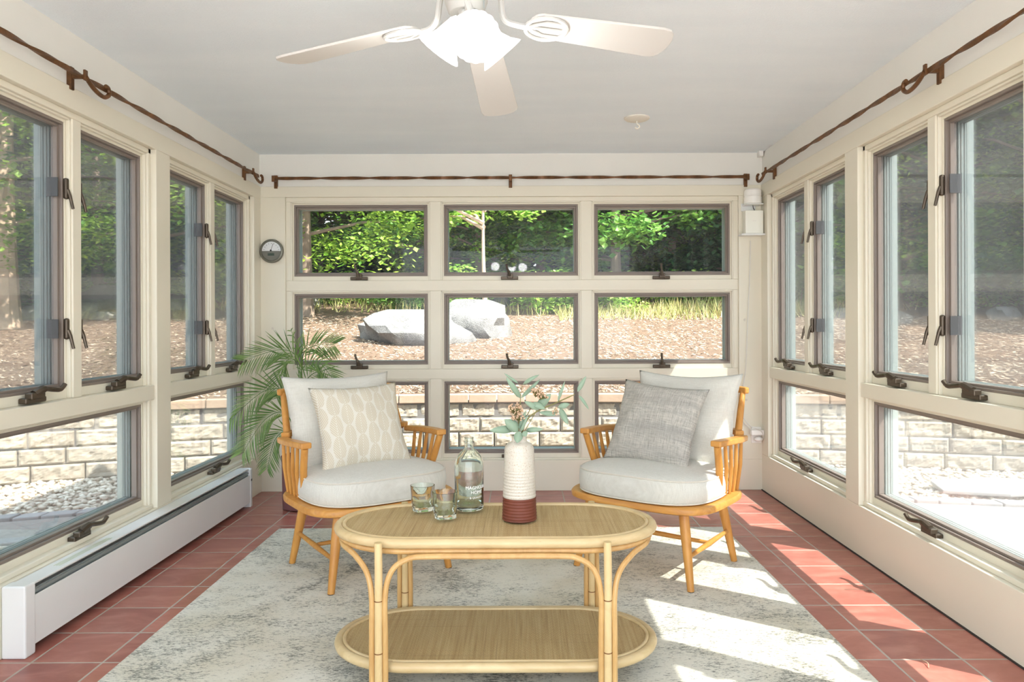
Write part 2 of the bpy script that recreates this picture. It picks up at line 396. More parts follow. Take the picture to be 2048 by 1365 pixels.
for sub in (1, 2, 3):
    bm = bmesh.new(); bmesh.ops.create_icosphere(bm, subdivisions=sub, radius=1); bm.verts.ensure_lookup_table()
    ICO[sub] = ([tuple(v.co) for v in bm.verts], [tuple(v.index for v in f.verts) for f in bm.faces]); bm.free()
def smoothpath(P, n=8, closed=False):
    P = [Vector(p) for p in P]; out = []; N = len(P)
    for i in range(N if closed else N-1):
        g = (lambda k: P[k % N]) if closed else (lambda k: P[max(0, min(N-1, k))])
        p0, p1, p2, p3 = g(i-1), g(i), g(i+1), g(i+2)
        for j in range(n):
            t = j/n
            out.append(.5*((2*p1)+(-p0+p2)*t+(2*p0-5*p1+4*p2-p3)*t*t+(-p0+3*p1-3*p2+p3)*t**3))
    if not closed: out.append(P[-1])
    return out
def tag(o, label, cat, group=None, kind=None):
    o['label'] = label; o['category'] = cat
    if group: o['group'] = group
    if kind: o['kind'] = kind
    return o
def empty(name, loc, label, cat, group=None, kind=None, rz=0):
    o = bpy.data.objects.new(name, None); COL.objects.link(o); o.location = loc; o.rotation_euler = (0, 0, rz); o.empty_display_size = .1
    return tag(o, label, cat, group, kind)
def copy_tree(o, parent=None):
    c = o.copy(); COL.objects.link(c)
    if parent: c.parent = parent
    for ch in list(o.children): copy_tree(ch, c)
    return c

# ================================================================ ROOM SHELL
TH = .138                                     # wall thickness
bL = lambda v: Vector((XL-v.y, v.x, v.z))    # (u along wall, depth outward, z)
bR = lambda v: Vector((XR+v.y, v.x, v.z))
bB = lambda v: Vector((v.x, D+v.y, v.z))
fl = MB().box(XL-.1, XR+.1, YB-.4, D+.1, -.12, 0).build('floor', 'tile'); tag(fl, 'square terracotta tile floor with pale grout lines', 'floor', kind='structure')
ce = MB().box(XL-.138, XR+.138, YB-.4, D+.138, ZC, ZC+.1).build('ceiling', 'ceiling'); tag(ce, 'flat grey-white textured ceiling above the fan', 'ceiling', kind='structure')
rf = MB().box(XL-.20, XR+.155, YB-.5, D+.2, ZC+.1, ZC+.22).build('trim_1', 'roof'); tag(rf, 'roof edge outside above the sunroom walls', 'roof edge', kind='structure')
SILL, HEAD, T0, T1 = .262, 2.112, .822, .895
BAYS = [(3.885, 5.105), (2.505, 3.737), (1.14, 2.365), (-.24, .99)]
def sidewall(T, name, label):
    m = MB(T)
    m.box(YB-.4, D+TH, 0, TH, 0, SILL)                  # under the windows
    m.box(YB-.4, D+TH, 0, TH, HEAD, 2.205)              # header
    us = [YB-.4] + [q for b in reversed(BAYS) for q in b] + [D+TH]
    for i in range(0, len(us), 2): m.box(us[i], us[i+1], 0, TH, SILL, HEAD)
    for (a, b) in BAYS:
        c = (a+b)/2; J = .026
        m.box(a, a+J, .028, .07, SILL, HEAD); m.box(b-J, b, .028, .07, SILL, HEAD)
        m.box(a, b, .028, .07, HEAD-J, HEAD); m.box(a, b, .022, .07, SILL, SILL+.022)
        m.box(a, b, .012, TH, T0, T1)                       # transom
        m.box(c-.03, c+.03, .032, TH, T1, HEAD)             # mullion
    o = m.build(name, 'cream', bevel=.003)
    tag(o, label, 'wall', kind='structure')
    u = MB(T).box(YB-.4, D+TH, .012, TH, 2.205, ZC).build('upper_band', 'upper', o)
    return o
sidewall(bL, 'wall_left', 'cream painted left wall framing two bays of casement windows')
sidewall(bR, 'wall_right', 'cream painted right wall framing sunlit casement windows')
cols = [((581-1042)/277., (860-1042)/277.), ((882-1042)/277., (1162.6-1042)/277.), ((1184.6-1042)/277., (1468-1042)/277.)]
zz = lambda y: 1.2-(y-650)/277.
rows = [(zz(560), zz(402)), (zz(738), zz(581)), (zz(917), zz(758))]
m = MB(bB)
x0, x1 = XL-.02, XR+.02
m.box(x0, x1, 0, TH, 0, zz(921)); m.box(x0, x1, 0, TH, zz(393), 2.205)
m.box(x0, cols[0][0]-.036, 0, TH, zz(921), zz(393)); m.box(cols[2][1]+.036, x1, 0, TH, zz(921), zz(393))
a, b = cols[0][0]-.036, cols[2][1]+.036
m.box(a, b, .014, TH, zz(921), rows[2][0]); m.box(a, b, .014, TH, rows[0][1], zz(393))
m.box(a, b, .014, TH, rows[1][1], rows[0][0]); m.box(a, b, .014, TH, rows[2][1], rows[1][0])
for (z0, z1) in rows:
    for (p, q) in ((a, cols[0][0]), (cols[0][1], cols[1][0]), (cols[1][1], cols[2][0]), (cols[2][1], b)):
        m.box(p, q, .014, TH, z0, z1)
wb_ = m.build('wall_back', 'cream', bevel=.003); tag(wb_, 'cream painted far wall holding a three by three grid of windows', 'wall', kind='structure')
MB(bB).box(x0, x1, .012, TH, 2.205, ZC).build('upper_band', 'upper', wb_)
# screw plugs and seams of the panelling
for (px, py) in ((545, 657), (548, 770), (1490, 640), (1493, 800)):
    p = at(px, py, D); MB().lathe([(.009, 0), (.008, .003)], 12, p, capt=True, R=Matrix.Rotation(PI/2, 3, 'X')).build('wood_plug', 'piping', wb_)
gp = MB(bR).box(YB, D, -.006, 0, 0, .006).build('trim_2', 'gap'); tag(gp, 'thin dark gap where the right wall meets the tiles', 'floor gap', kind='structure')

# ---------------------------------------------------------------- windows
wn_ = [0]
def ring(m, u0, u1, z0, z1, w, d0, d1):
    m.box(u0, u1, d0, d1, z0, z0+w); m.box(u0, u1, d0, d1, z1-w, z1)
    m.box(u0, u0+w, d0, d1, z0+w, z1-w); m.box(u1-w, u1, d0, d1, z0+w, z1-w)
def crank(T, u, d, z, kind, par, sgn=1):
    m = MB(T)
    if kind == 'back':
        m.box(u-.062, u+.062, d-.030, d, z-.012, z+.012)
        m.box(u-.018, u+.024, d-.045, d-.02, z-.004, z+.032)
        h = m.build('crank', 'crank', par, bevel=.004)
        k = sgn
        P = smoothpath([(u, d-.042, z+.014), (u-.006*k, d-.05, z+.045), (u-.018*k, d-.056, z+.072), (u-.022*k, d-.056, z+.098)], 4)
        MB(T).tube(P, [.012]*5+[.008]*5+[.0085]*3, 8).build('crank_handle', 'crank', h, smooth=True)
    else:
        m.box(u-.06, u+.06, d-.034, d, z-.012, z+.010)
        m.box(u-.05, u+.03, d-.05, d-.018, z+.004, z+.030)
        h = m.build('crank', 'crank', par, bevel=.005)
        P = smoothpath([(u-.02, d-.036, z+.024), (u+.02, d-.046, z+.040), (u+.07, d-.056, z+.034), (u+.105, d-.060, z+.032), (u+.125, d-.066, z+.052)], 4)
        MB(T).tube(P, [.016]*5+[.010]*8+[.009]*4, 8).build('crank_handle', 'crank', h, smooth=True)
def window(T, u0, u1, z0, z1, label, where, cu=None, latch=None, pane='pane', screen=False, sgn=1):
    wn_[0] += 1
    org = T(Vector(((u0+u1)/2, .06, z0)))
    root = empty('window_%d' % wn_[0], org, label, 'window', kind='structure')
    TT = lambda v: T(v)-org
    side = where != 'back'
    e = .0
    if side:
        d1, d2, d3 = .056, .070, .088
        sb, sw = .040, .020
    else:
        d1, d2, d3 = .030, .040, .058
        sb, sw = .032, .020
    m = MB(TT)                                    # white inner stop, deeper at the bottom
    m.box(u0, u1, d1, TH, z0, z0+sb); m.box(u0, u1, d1, TH, z1-sw, z1)
    m.box(u0, u0+sw, d1, TH, z0+sb, z1-sw); m.box(u1-sw, u1, d1, TH, z0+sb, z1-sw)
    m.box(u0, u1, d1-.016, d1, z1-.009, z1); m.box(u0, u0+.009, d1-.016, d1, z0, z1); m.box(u1-.009, u1, d1-.016, d1, z0, z1)
    m.build('window_frame', 'cream', root, bevel=.002)
    a, b, c, d = u0+sw, u1-sw, z0+sb, z1-sw
    m = MB(TT); wdt = .021 if side else .026
    ring(m, a, b, c, d, wdt*.55, d2-.012, d3+.01); ring(m, a+wdt*.5, b-wdt*.5, c+wdt*.5, d-wdt*.5, wdt*.55, d2+.002, d3+.01)
    m.build('sash_frame', 'bronze', root, bevel=.002)
    a2, b2, c2, dd2 = a+wdt, b-wdt, c+wdt, d-wdt
    MB(TT).box(a2-.004, b2+.004, d3+.012, d3+.016, c2-.004, dd2+.004).build('pane', pane, root)
    if screen: MB(TT).box(a2-.004, b2+.004, d3, d3+.0012, c2-.004, dd2+.004).build('insect_screen', 'screen', root)
    m = MB(TT)                                    # outer jamb with its stepped channels
    oo = .10
    if side:
        for (w_, da, db) in ((.012, d3+.018, .113), (.006, .113, .118), (.014, .118, .127), (.005, .127, .131), (.016, .131, .138)):
            ring(m, a2-oo*0-.012, b2+.012, c2-.012, dd2+.012, w_, da, db)
    else:
        for (w_, da, db) in ((.010, d3+.018, .105), (.005, .105, .112), (.012, .112, .138)):
            ring(m, a2-.010, b2+.010, c2-.010, dd2+.010, w_, da, db)
    if side:
        m.box(a2-.012, a2+.005, .138, .168, c2-.012, dd2+.012); m.box(b2-.005, b2+.012, .138, .168, c2-.012, dd2+.012)
    m.build('outer_jamb', 'extframe', root, bevel=.0015)
    if cu is not None: crank(TT, cu, d1 + (0 if side else .0), z0+sb*.45, 'side' if side else 'back', root, sgn)
    if latch:
        for (uu, kd, zc) in latch:
            L = MB(TT).box(uu-.011, uu+.011, .040, .060, zc-.045, zc+.045).build('latch', 'crank', root, bevel=.008)
            MB(TT).tube([(uu, .044, zc-.005), (uu+.003, .036, zc-.03), (uu+.006, .024, zc-.085)], [.008, .0075, .006], 8).build('latch_lever', 'crank', L, smooth=True)
            if kd: MB(TT).box(uu-.045, uu-.040, d3-.03, d3-.002+.02, zc-.04, zc+.04).build('strike_plate', 'steel', root)
BN = [('nearer', 'far bay'), ('nearer', 'near bay')]
for T, side, pn, scr in ((bL, 'left', 'pane', True), (bR, 'right', 'paneR', True)):
    for bi, (a, b) in enumerate(BAYS):
        c = (a+b)/2; J = .026
        bn = ['far bay', 'near bay', 'bay level with the table front', 'bay beside the camera'][bi]
        lat = [(c-.030-.012-.004, True, 1.785), (c-.042-.004, True, 1.19)]
        lat2 = [(c+.046, False, 1.785), (c+.046, False, 1.19)]
        window(T, a+J, c-.03, T1, HEAD-J, 'tall casement window with two dark latches, nearer half of the %s in the %s wall' % (bn, side), side, cu=(a+c)/2+.03, latch=lat, pane='pane', screen=scr)
        window(T, c+.03, b-J, T1, HEAD-J, 'tall casement window, farther half of the %s in the %s wall' % (bn, side), side, cu=(b+c)/2, latch=lat2, pane='pane', screen=scr)
        window(T, a+J, b-J, SILL+.012, T0, 'wide low awning window at the bottom of the %s in the %s wall' % (bn, side), side, cu=(a+b)/2+.02, pane=pn)
for ri, (z0, z1) in enumerate(rows):
    for ci, (p, q) in enumerate(cols):
        window(bB, p, q, z0, z1, '%s %s window of the far wall grid' % (['top', 'middle', 'bottom'][ri], ['left', 'centre', 'right'][ci]), 'back', cu=(p+q)/2-.01, sgn=[1, 1, .3][ci])

# ---------------------------------------------------------------- curtain rods
def rod(P0, P1, label, brackets, T, hooks):
    P0 = Vector(P0); P1 = Vector(P1)
    root = empty('curtain_rod', P0, label, 'curtain rod')
    L = (P1-P0).length; n = int(L/.02)
    t = (P1-P0).normalized(); up = Vector((0, 0, 1)); sd = t.cross(up)
    vs = []; fs = []
    for i in range(n+1):                       # twisted flat bar
        p = t*L*i/n; a = i*.02*9
        wx, wz = .0100, .0060
        for (sx_, sz_) in ((1, 1), (-1, 1), (-1, -1), (1, -1)):
            x, z = sx_*wx, sz_*wz
            vs.append(p + sd*(x*math.cos(a)-z*math.sin(a)) + up*(x*math.sin(a)+z*math.cos(a)))
    for i in range(n):
        for k in range(4): fs.append((4*i+k, 4*i+(k+1) % 4, 4*i+4+(k+1) % 4, 4*i+4+k))
    m = MB(); m.add(vs, fs+[(3, 2, 1, 0), tuple(4*n+k for k in range(4))]); m.build('bar', 'copper', root, smooth=True, sharp=50)
    for q in brackets:
        TT = lambda v: T(v)-P0
        m = MB(TT); m.box(q-.012, q+.012, -.008, .012, 2.19, 2.285); m.box(q-.008, q+.008, -.055, 0, 2.236, 2.252)
        m.box(q-.010, q+.010, -.066, -.056, 2.228, 2.272)
        m.build('bracket', 'copper', root, bevel=.002)
    for (q, sg) in hooks:
        TT = lambda v: T(v)-P0
        P = smoothpath([(q, -.062, 2.244), (q+.06*sg, -.062, 2.212), (q+.13*sg, -.062, 2.20), (q+.17*sg, -.062, 2.222), (q+.165*sg, -.062, 2.248), (q+.145*sg, -.062, 2.252)], 5)
        MB(TT).tube(P, .0095, 8).build('scroll_hook', 'copper', root, smooth=True)
    return root
rod((XL+.05, 1.0, 2.244), (XL+.05, D-.18, 2.244), 'twisted rusty metal curtain rod along the left wall header', (3.03, 4.93), bL, ((3.03, 1), (4.93, 1)))
rod((XR-.05, 1.0, 2.244), (XR-.05, D-.18, 2.244), 'twisted rusty metal curtain rod along the right wall header', (3.0, 4.96), bR, ((3.0, 1), (4.96, 1)))
rod((XL+.12, D-.05, 2.254), (XR-.10, D-.05, 2.254), 'twisted rusty metal curtain rod across the far wall above the windows', ((553-1042)/277., (1022-1042)/277., (1492-1042)/277.), bB, ())

# ---------------------------------------------------------------- wall thermometer
p = at(545, 503, D-.002); th = empty('wall_thermometer', p, 'round grey dial thermometer on the far wall left of the windows', 'thermometer')
RX = Matrix.Rotation(PI/2, 3, 'X')
MB().lathe([(.078, 0), (.084, .006), (.086, .022), (.082, .030), (.074, .033), (.070, .028), (.069, .018)], 48, R=RX).build('case', simple('grey_green_case', srgb(112, 112, 100), .4, Metallic=.2), th, smooth=True)
out = [(.068*math.cos(a), .068*math.sin(a)) for a in [PI*i/24 for i in range(25)]]
def xz(o, y0, y1, mat, name, par):
    T = lambda v: Vector((v.x, v.z, v.y)); m = MB(T); m.prism(o, y0, y1); return m.build(name, mat, par)
xz(out, -.024, -.018, simple('dial_white', srgb(216, 220, 220), .5), 'dial', th)
xz([(x, -y-.0005) for x, y in out], -.024, -.018, simple('dial_grey', srgb(108, 108, 98), .5), 'lower_panel', th)
m = MB()
for i in range(9):
    a = PI*(.06+.11*i); c = Vector((.054*math.cos(a), -.0245, .054*math.sin(a)))
    m.box(-.003, .003, -.001, .001, -.0012, .0012, Matrix.Rotation(-a, 3, 'Y'), c)
m.build('scale_marks', 'black', th)
MB().box(-.001, .001, -.0265, -.025, 0, .052, Matrix.Rotation(.33, 3, 'Y'), (-.004, 0, .004)).build('needle', 'black', th)
MB().lathe([(.006, 0), (.006, .004)], 16, (-.004, -.024, .004), capt=True, R=RX).build('hub', 'black', th)
MB().box(-.026, .020, -.0255, -.024, -.034, -.016).build('display', simple('lcd_dark_green', srgb(44, 62, 48), .3), th)

# ---------------------------------------------------------------- router shelf things
p = at(1501, 411, D); pk = empty('wifi_puck', p+Vector((0, -.05, 0)), 'white round two-tier network puck on a bracket, top of the far wall corner', 'router')
MB().lathe([(.056, 0), (.061, .006), (.061, .050), (.057, .054), (.057, .057), (.060, .060), (.060, .095), (.052, .104), (.02, .108), (0.001, .108)], 40).build('body', 'plastic', pk, smooth=True)
m = MB(); m.box(-.062, .062, -.05, .048, -.008, -.001); m.box(-.07, .035, .042, .049, -.045, .012); m.build('bracket', 'white', pk, bevel=.004)
MB().tube(smoothpath([(.0, .0, -.002), (.004, .0, -.025), (.014, 0, -.045)], 5), .003, 8).build('cable', 'black', pk, smooth=True)
p = at(1501, 470, D); sh = MB().box(-.09, .085, -.085, -.001, -.012, .0).build('wall_shelf', 'white', bevel=.003); sh.location = p
tag(sh, 'small white shelf under the boxy router in the far right corner', 'shelf')
p = p+Vector((.005, -.045, .0008)); rt = empty('router_box', p, 'white boxy upright router standing on the little shelf', 'router')
MB().box(-.064, .064, -.03, .03, 0, .165).build('body', simple('warm_white_plastic', srgb(232, 232, 220), .4), rt, bevel=.004)
MB().box(-.012, .012, -.0312, -.030, .088, .091).build('small_logo', 'cable', rt)
p = at(1512, 870, D); ol = empty('wall_outlet', p, 'white wall outlet low in the far right corner', 'outlet')
MB().box(-.036, .036, -.008, 0, -.058, .058).build('cover_plate', 'plastic', ol, bevel=.003)
pa = MB().box(-.048, .042, -.052, -.0085, .002, .040).build('power_adapter', 'plastic', bevel=.005); pa.location = p; tag(pa, 'white square power adapter plugged into the top of the outlet', 'adapter')
pb = MB().ico((.008, -.034, -.026), .026, 2, (1.25, 1, .7)).build('round_plug', 'plastic', smooth=True); pb.location = p; tag(pb, 'white rounded plug in the lower socket of the outlet', 'plug')
P = [at(1501, 482, D-.012), at(1499, 560, D-.008), at(1495, 650, D-.008), at(1491, 740, D-.008), at(1482, 800, D-.012), at(1483, 838, D-.02), at(1500, 858, D-.03), at(1503, 866, D-.045)]
cb = MB().tube(smoothpath(P, 8), .0028, 8).build('router_cable', 'cable', smooth=True); tag(cb, 'thin white cable hanging from the shelf down to the outlet', 'cable')
P = [at(1480, 826, D-.02), at(1500, 852, D-.06), at(1522, 862, D-.06), at(1526, 876, D-.045), at(1518, 882, D-.04)]
cb = MB().tube(smoothpath(P, 8), .0028, 8).build('plug_cable', 'cable', smooth=True); tag(cb, 'white cable looping across the outlet from the lower plug', 'cable')
p = at(1521, 308, D-.03); cb = MB().box(-.016, .016, -.02, .03, -.02, .02).build('corner_sensor', 'plastic', bevel=.004); cb.location = p; tag(cb, 'tiny white clip in the ceiling corner above the router', 'sensor')

# ---------------------------------------------------------------- baseboard heater
hy0, hy1 = 2.61, 4.82
ht = empty('baseboard_heater', (XL, hy0, 0), 'long white hydronic baseboard heater along the left wall', 'heater')
hh = hy1-hy0
MB().box(.001, .088, .0, .058, .0, .262).build('end_cap', 'white', ht, bevel=.006)
MB().box(.001, .088, hh-.035, hh, .0, .256).build('end_cap', 'white', ht, bevel=.006)
MB().box(.080, .085, .058, hh-.035, .032, .212).build('front_panel', 'white', ht, bevel=.001)
m = MB(); m.box(.002, .008, .058, hh-.035, .02, .254); m.box(.002, .076, .058, hh-.035, .248, .256); m.build('top_cover', 'white', ht, bevel=.002)
MB().box(.070, .073, .06, hh-.04, .205, .234).build('damper', 'alum', ht)
MB().box(.016, .07, .06, hh-.04, .07, .19).build('fin_element', 'dark', ht)
m = MB()
m.box(.073, .0795, .06, hh-.04, .226, .229); m.build('damper_lip', 'alum', ht)
MB().box(.0881, .0886, hh-.028, hh-.006, .172, .186).build('badge', 'black', ht)
m = MB()
for i in range(3): m.box(.028+.010*i, .033+.010*i, .25, .62, .2561, .2564)
m.build('printed_sticker', simple('faded_green_print', srgb(176, 184, 150), .6), ht)

# ---------------------------------------------------------------- ceiling plate with hook
p = Vector((.7, 4.35, ZC)); hk = empty('ceiling_hook', p, 'ivory round plaster rosette with a small plant hook, right part of the ceiling', 'ceiling hook')
MB().lathe([(.002, -.02), (.03, -.020), (.05, -.013), (.068, -.012), (.076, -.006), (.077, 0)], 40, capb=True, capt=True).build('rosette', 'plaster', hk, smooth=True)
MB().tube(smoothpath([(0, 0, -.018), (0, 0, -.035), (.012, 0, -.045), (.014, 0, -.058), (0, 0, -.066), (-.010, 0, -.058)], 5), .004, 8).build('hook', 'plaster', hk, smooth=True)

# ---------------------------------------------------------------- ceiling fan
HX, HY, HZ = -.15, 2.02, 2.12
fan = empty('ceiling_fan', (HX, HY, ZC), 'white ceiling fan with broad blades above the table', 'ceiling fan')
F0 = Vector((HX, HY, ZC))
MB().lathe([(.02, -.05), (.055, -.048), (.072, -.02), (.076, 0)], 32, capt=True).build('canopy', 'whitefan', fan, smooth=True)
MB().lathe([(.014, -.16), (.014, -.04)], 16, capt=True).build('down_rod', 'whitefan', fan, smooth=True)
fl_ = lambda a, z: 1+.045*abs(math.sin(a*8))
MB().lathe([(.05, -.300), (.085, -.298), (.115, -.285), (.128, -.255), (.118, -.215), (.10, -.19), (.06, -.165), (.02, -.155)], 96, fn=fl_, capt=True).build('motor_housing', 'whitefan', fan, smooth=True)
MB().lathe([(.045, -.372), (.050, -.368), (.060, -.34), (.060, -.300)], 40, capt=True).build('switch_housing', 'whitefan', fan, smooth=True)
def blade(inner, tip, pitch, droopn=0):
    inner = Vector(inner); tip = Vector(tip)
    t = (tip-inner).normalized(); sd = t.cross(Vector((0, 0, 1))).normalized(); up = sd.cross(t)
    c, s_ = math.cos(pitch), math.sin(pitch); sd, up = sd*c+up*s_, up*c-sd*s_
    L = (tip-inner).length; o = []
    w0, w1 = .052, .070
    for i in range(9): a = -PI/2+PI*i/8; o.append((L-.05+.05*math.cos(a)**.7 if abs(a) < 1.57 else L-.05, w1*math.sin(a)))
    for i in range(7): a = PI/2+PI*i/6; o.append((.03+.03*math.cos(a), w0*math.sin(a)))
    n = len(o); vs = [inner+t*x+sd*y+up*z for z in (-.004, .004) for x, y in o]
    fs = [tuple(range(n))[::-1], tuple(range(n, 2*n))]+[(i, (i+1) % n, n+(i+1) % n, n+i) for i in range(n)]
    m = MB(); m.add([v-F0 for v in vs], fs); b = m.build('blade', 'blade', fan, bevel=.002)
    # decorative blade iron
    hd = Vector((inner.x-HX, inner.y-HY, 0)).normalized()
    st = Vector((HX, HY, HZ+.03))+hd*.085
    m = MB(); P = smoothpath([st-hd*.02, st+hd*.015+Vector((0, 0, -.012)), inner-hd*.075+Vector((0, 0, .004)), inner-t*.035-up*.009, inner-t*.0-up*.010], 6)
    m.tube([p-F0 for p in P], .009, 8)
    rp = []
    for i in range(20):
        a = 2*PI*i/20; rp.append(inner+t*(.055+.062*math.cos(a))+sd*(.050*math.sin(a))-up*.009-F0)
    m.tube(rp, .006, 6, closed=True)
    for sg in (-1, 1, 0):
        m.tube([inner-t*.005-up*.010-F0, inner+t*.05+sd*.030*sg-up*.010-F0, inner+t*.10+sd*.022*sg*1.4-up*.009-F0], .005, 6)
    m.build('blade_iron', 'whitefan', fan, smooth=True)
dz = .866
Ltip = Vector((-.890*dz, 2.746*dz, 1.2+dz)); Rtip = Vector((.527*dz, 2.566*dz, 1.2+dz-.008))
Btip = Vector((-.075, 2.80, 2.012))
def inn(px, py, Y): return at(px, py, Y)
blade(inn(838, 57, 2.14), Ltip, math.radians(11))
blade(inn(1056, 48, 2.09), Rtip, math.radians(13))
blade((-.125, 2.235, 2.105), Btip, math.radians(8))
for a in (-90-36+10, -90+36+8):
    r = math.radians(a); d_ = Vector((math.cos(r), math.sin(r), 0))
    blade(Vector((HX, HY, 2.10))+d_*.20, Vector((HX, HY, 2.07))+d_*.70, math.radians(12))
s = NT('lit_ribbed_glass_shade')
em = s.n('Emission', None, Color=(1, .985, .95, 1), Strength=.42); pb_ = s.pbsdf((.8, .79, .77, 1), .35, None)
M['shade'] = s.done(s.n('AddShader', None, i0=em.outputs[0], i1=pb_).outputs[0])
s = NT('lit_bulb'); M['bulb'] = s.done(s.n('Emission', None, Color=(1, .97, .9, 1), Strength=4).outputs[0])
fr = lambda a, z: 1+.04*abs(math.sin(a*9))*max(0, min(1, (z-.03)/.05))
for ang, cpos in ((-88, at(951, 72, 1.90)), (150, at(884, 92, 2.03)), (28, at(997, 100, 2.03))):
    r = math.radians(ang); d_ = Vector((math.cos(r), math.sin(r), -1.0 if ang > 0 else -.55)).normalized()
    Rm = d_.to_track_quat('Z', 'Y').to_matrix()
    mouth = cpos + d_*.012; base = mouth-d_*.10
    n = 72
    prof = [(.016, .0), (.024, .012), (.030, .035), (.036, .06), (.046, .083), (.060, .100), (.064, .106)]
    rim = [(.061, .106), (.056, .100), (.043, .083), (.033, .06), (.027, .035), (.021, .014)]
    sh_ = MB().lathe(prof+rim, n, base-F0, fn=fr, capb=False, R=Rm).build('lamp_shade', 'shade', fan, smooth=True)
    MB().ico((0, 0, 0), .026, 2).build('bulb', 'bulb', sh_, smooth=True).location = base+d_*.06-F0
    c0 = Vector((HX, HY, 2.095))
    MB().tube(smoothpath([c0-F0, c0+Vector((d_.x*.5, d_.y*.5, 0))*.1-F0, base-d_*.02-F0, base+d_*.01-F0], 5), .012, 10).build('lamp_arm', 'whitefan', fan, smooth=True)
    pl = bpy.data.lights.new('fan_lamp', 'POINT'); pl.energy = 2.2; pl.color = (1, .985, .96); pl.shadow_soft_size = .05
    po = bpy.data.objects.new('fan_lamp', pl); COL.objects.link(po); po.location = mouth + d_*.12
MB().tube([(.05, -.03, -.30), (.052, -.032, -.37)], .0015, 6).build('pull_chain', 'alum', fan)

# ---------------------------------------------------------------- rug
rg_ = MB().box(-1.425, 1.185, .95, 4.255, .0, .010).build('area_rug', 'rug', bevel=.004); tag(rg_, 'cream and grey distressed area rug under the rattan table', 'rug')
RZ = .0102

# ---------------------------------------------------------------- rattan table
TX, TY = -.0915, 2.55
tb = empty('coffee_table', (TX, TY, RZ), 'oval two-tier rattan coffee table with woven top', 'table')
def stadium(a, r, n=22, ex=1.0):
    o = []
    for i in range(n+1): t = -PI/2+PI*i/n; o.append((a+r*ex*math.cos(t), r*math.sin(t)))
    for i in range(n+1): t = PI/2+PI*i/n; o.append((-a+r*ex*math.cos(t), r*math.sin(t)))
    return o
HT = .505; HS = .108
for nm, zt, top in (('table_top', HT, True), ('lower_shelf', HS, False)):
    o = stadium(.275, .215, 26, 1.18)
    pt = MB().prism(o, zt-.016, zt-.004).build(nm, 'rattan', tb)
    def rimm(r, ex, z, rad, mat, name):
        o = stadium(.275, r, 26, ex); MB().tube([(x, y, z) for x, y in o], rad, 12, closed=True).build(name, mat, pt, smooth=True)
    rimm(.232, 1.17, zt-.014, .0165, 'canerim', 'outer_rim'); rimm(.2165, 1.17, zt-.003, .0065, 'canerim', 'inner_rim')
    if top: rimm(.228, 1.15, zt-.040, .0100, 'canethin', 'under_rim')
PXX, PYY = .362, .262
for sx_ in (-1, 1):
    for sy_ in (-1, 1):
        lx, ly = sx_*PXX, sy_*PYY
        lg = MB().tube([(lx, ly, 0), (lx, ly, .2), (lx+.001, ly, .4), (lx, ly, HT-.002)], [.0135, .013, .0128, .0125], 14).build('leg', 'cane', tb, smooth=True)
        for z in (.155, .32): MB().tube([(lx, ly, z-.0015), (lx, ly, z+.0015)], .0139, 14).build('cane_knot', 'node', lg)
        for k in (-1, 1):
            xx = lx+k*.0215
            if k*sx_ > 0:   # brace curling out to the end of the top
                P = [(xx, ly, 0), (xx, ly, .2), (xx, ly*.995, .33), (xx+k*.018, ly*.93, .402), (k*.452, ly*.74, .444), (k*.502, ly*.50, .456), (k*.528, ly*.2, .458), (k*.532, 0, .458)]
            else:           # brace that runs on below the top to the next leg
                P = [(xx, ly, 0), (xx, ly, .2), (xx, ly*.995, .34), (xx+k*.022, ly*.985, .415), (xx+k*.07, ly*.97, .448), (xx+k*.13, ly*.955, .455), (0, ly*.955, .455)]
            MB().tube(smoothpath(P, 6), .0092, 10).build('brace', 'canethin', tb, smooth=True)

# ---------------------------------------------------------------- things on the table
TZ = RZ+HT+.0045
vp = at(1039, 1042, 2.55); vp = Vector((vp.x, 2.55, TZ-.004))
vs_ = empty('flower_vase', vp, 'tall ribbed ceramic vase, ivory glaze over a brick red base', 'vase')
def ribs(prof_fn, z0, z1, n, rib=0.0006, per=.0105):
    return [(prof_fn(z)+rib*math.sin(2*PI*z/per), z) for z in [z0+(z1-z0)*i/n for i in range(n+1)]]
rb = lambda z: .0610-.0095*(z/.26)
MB().lathe([(.05, 0), (.057, .001)]+ribs(rb, .004, .080, 50)+[(.05, .080), (.0545, .005), (.001, .004)], 48).build('clay_base', 'vasebase', vs_, smooth=True, sharp=60)
pr = [(.0560, .0805)]+ribs(rb, .081, .175, 60)+ribs(rb, .176, .248, 20, .0003)+[(.0505, .2545), (.043, .266), (.030, .272), (.0265, .277), (.0262, .292), (.0275, .2955), (.0245, .2958), (.0225, .290), (.0225, .276), (.035, .262), (.042, .24), (.045, .12), (.045, .084)]
MB().lathe(pr, 48, capb=False).build('glazed_body', 'vasetop', vs_, smooth=True, sharp=60)
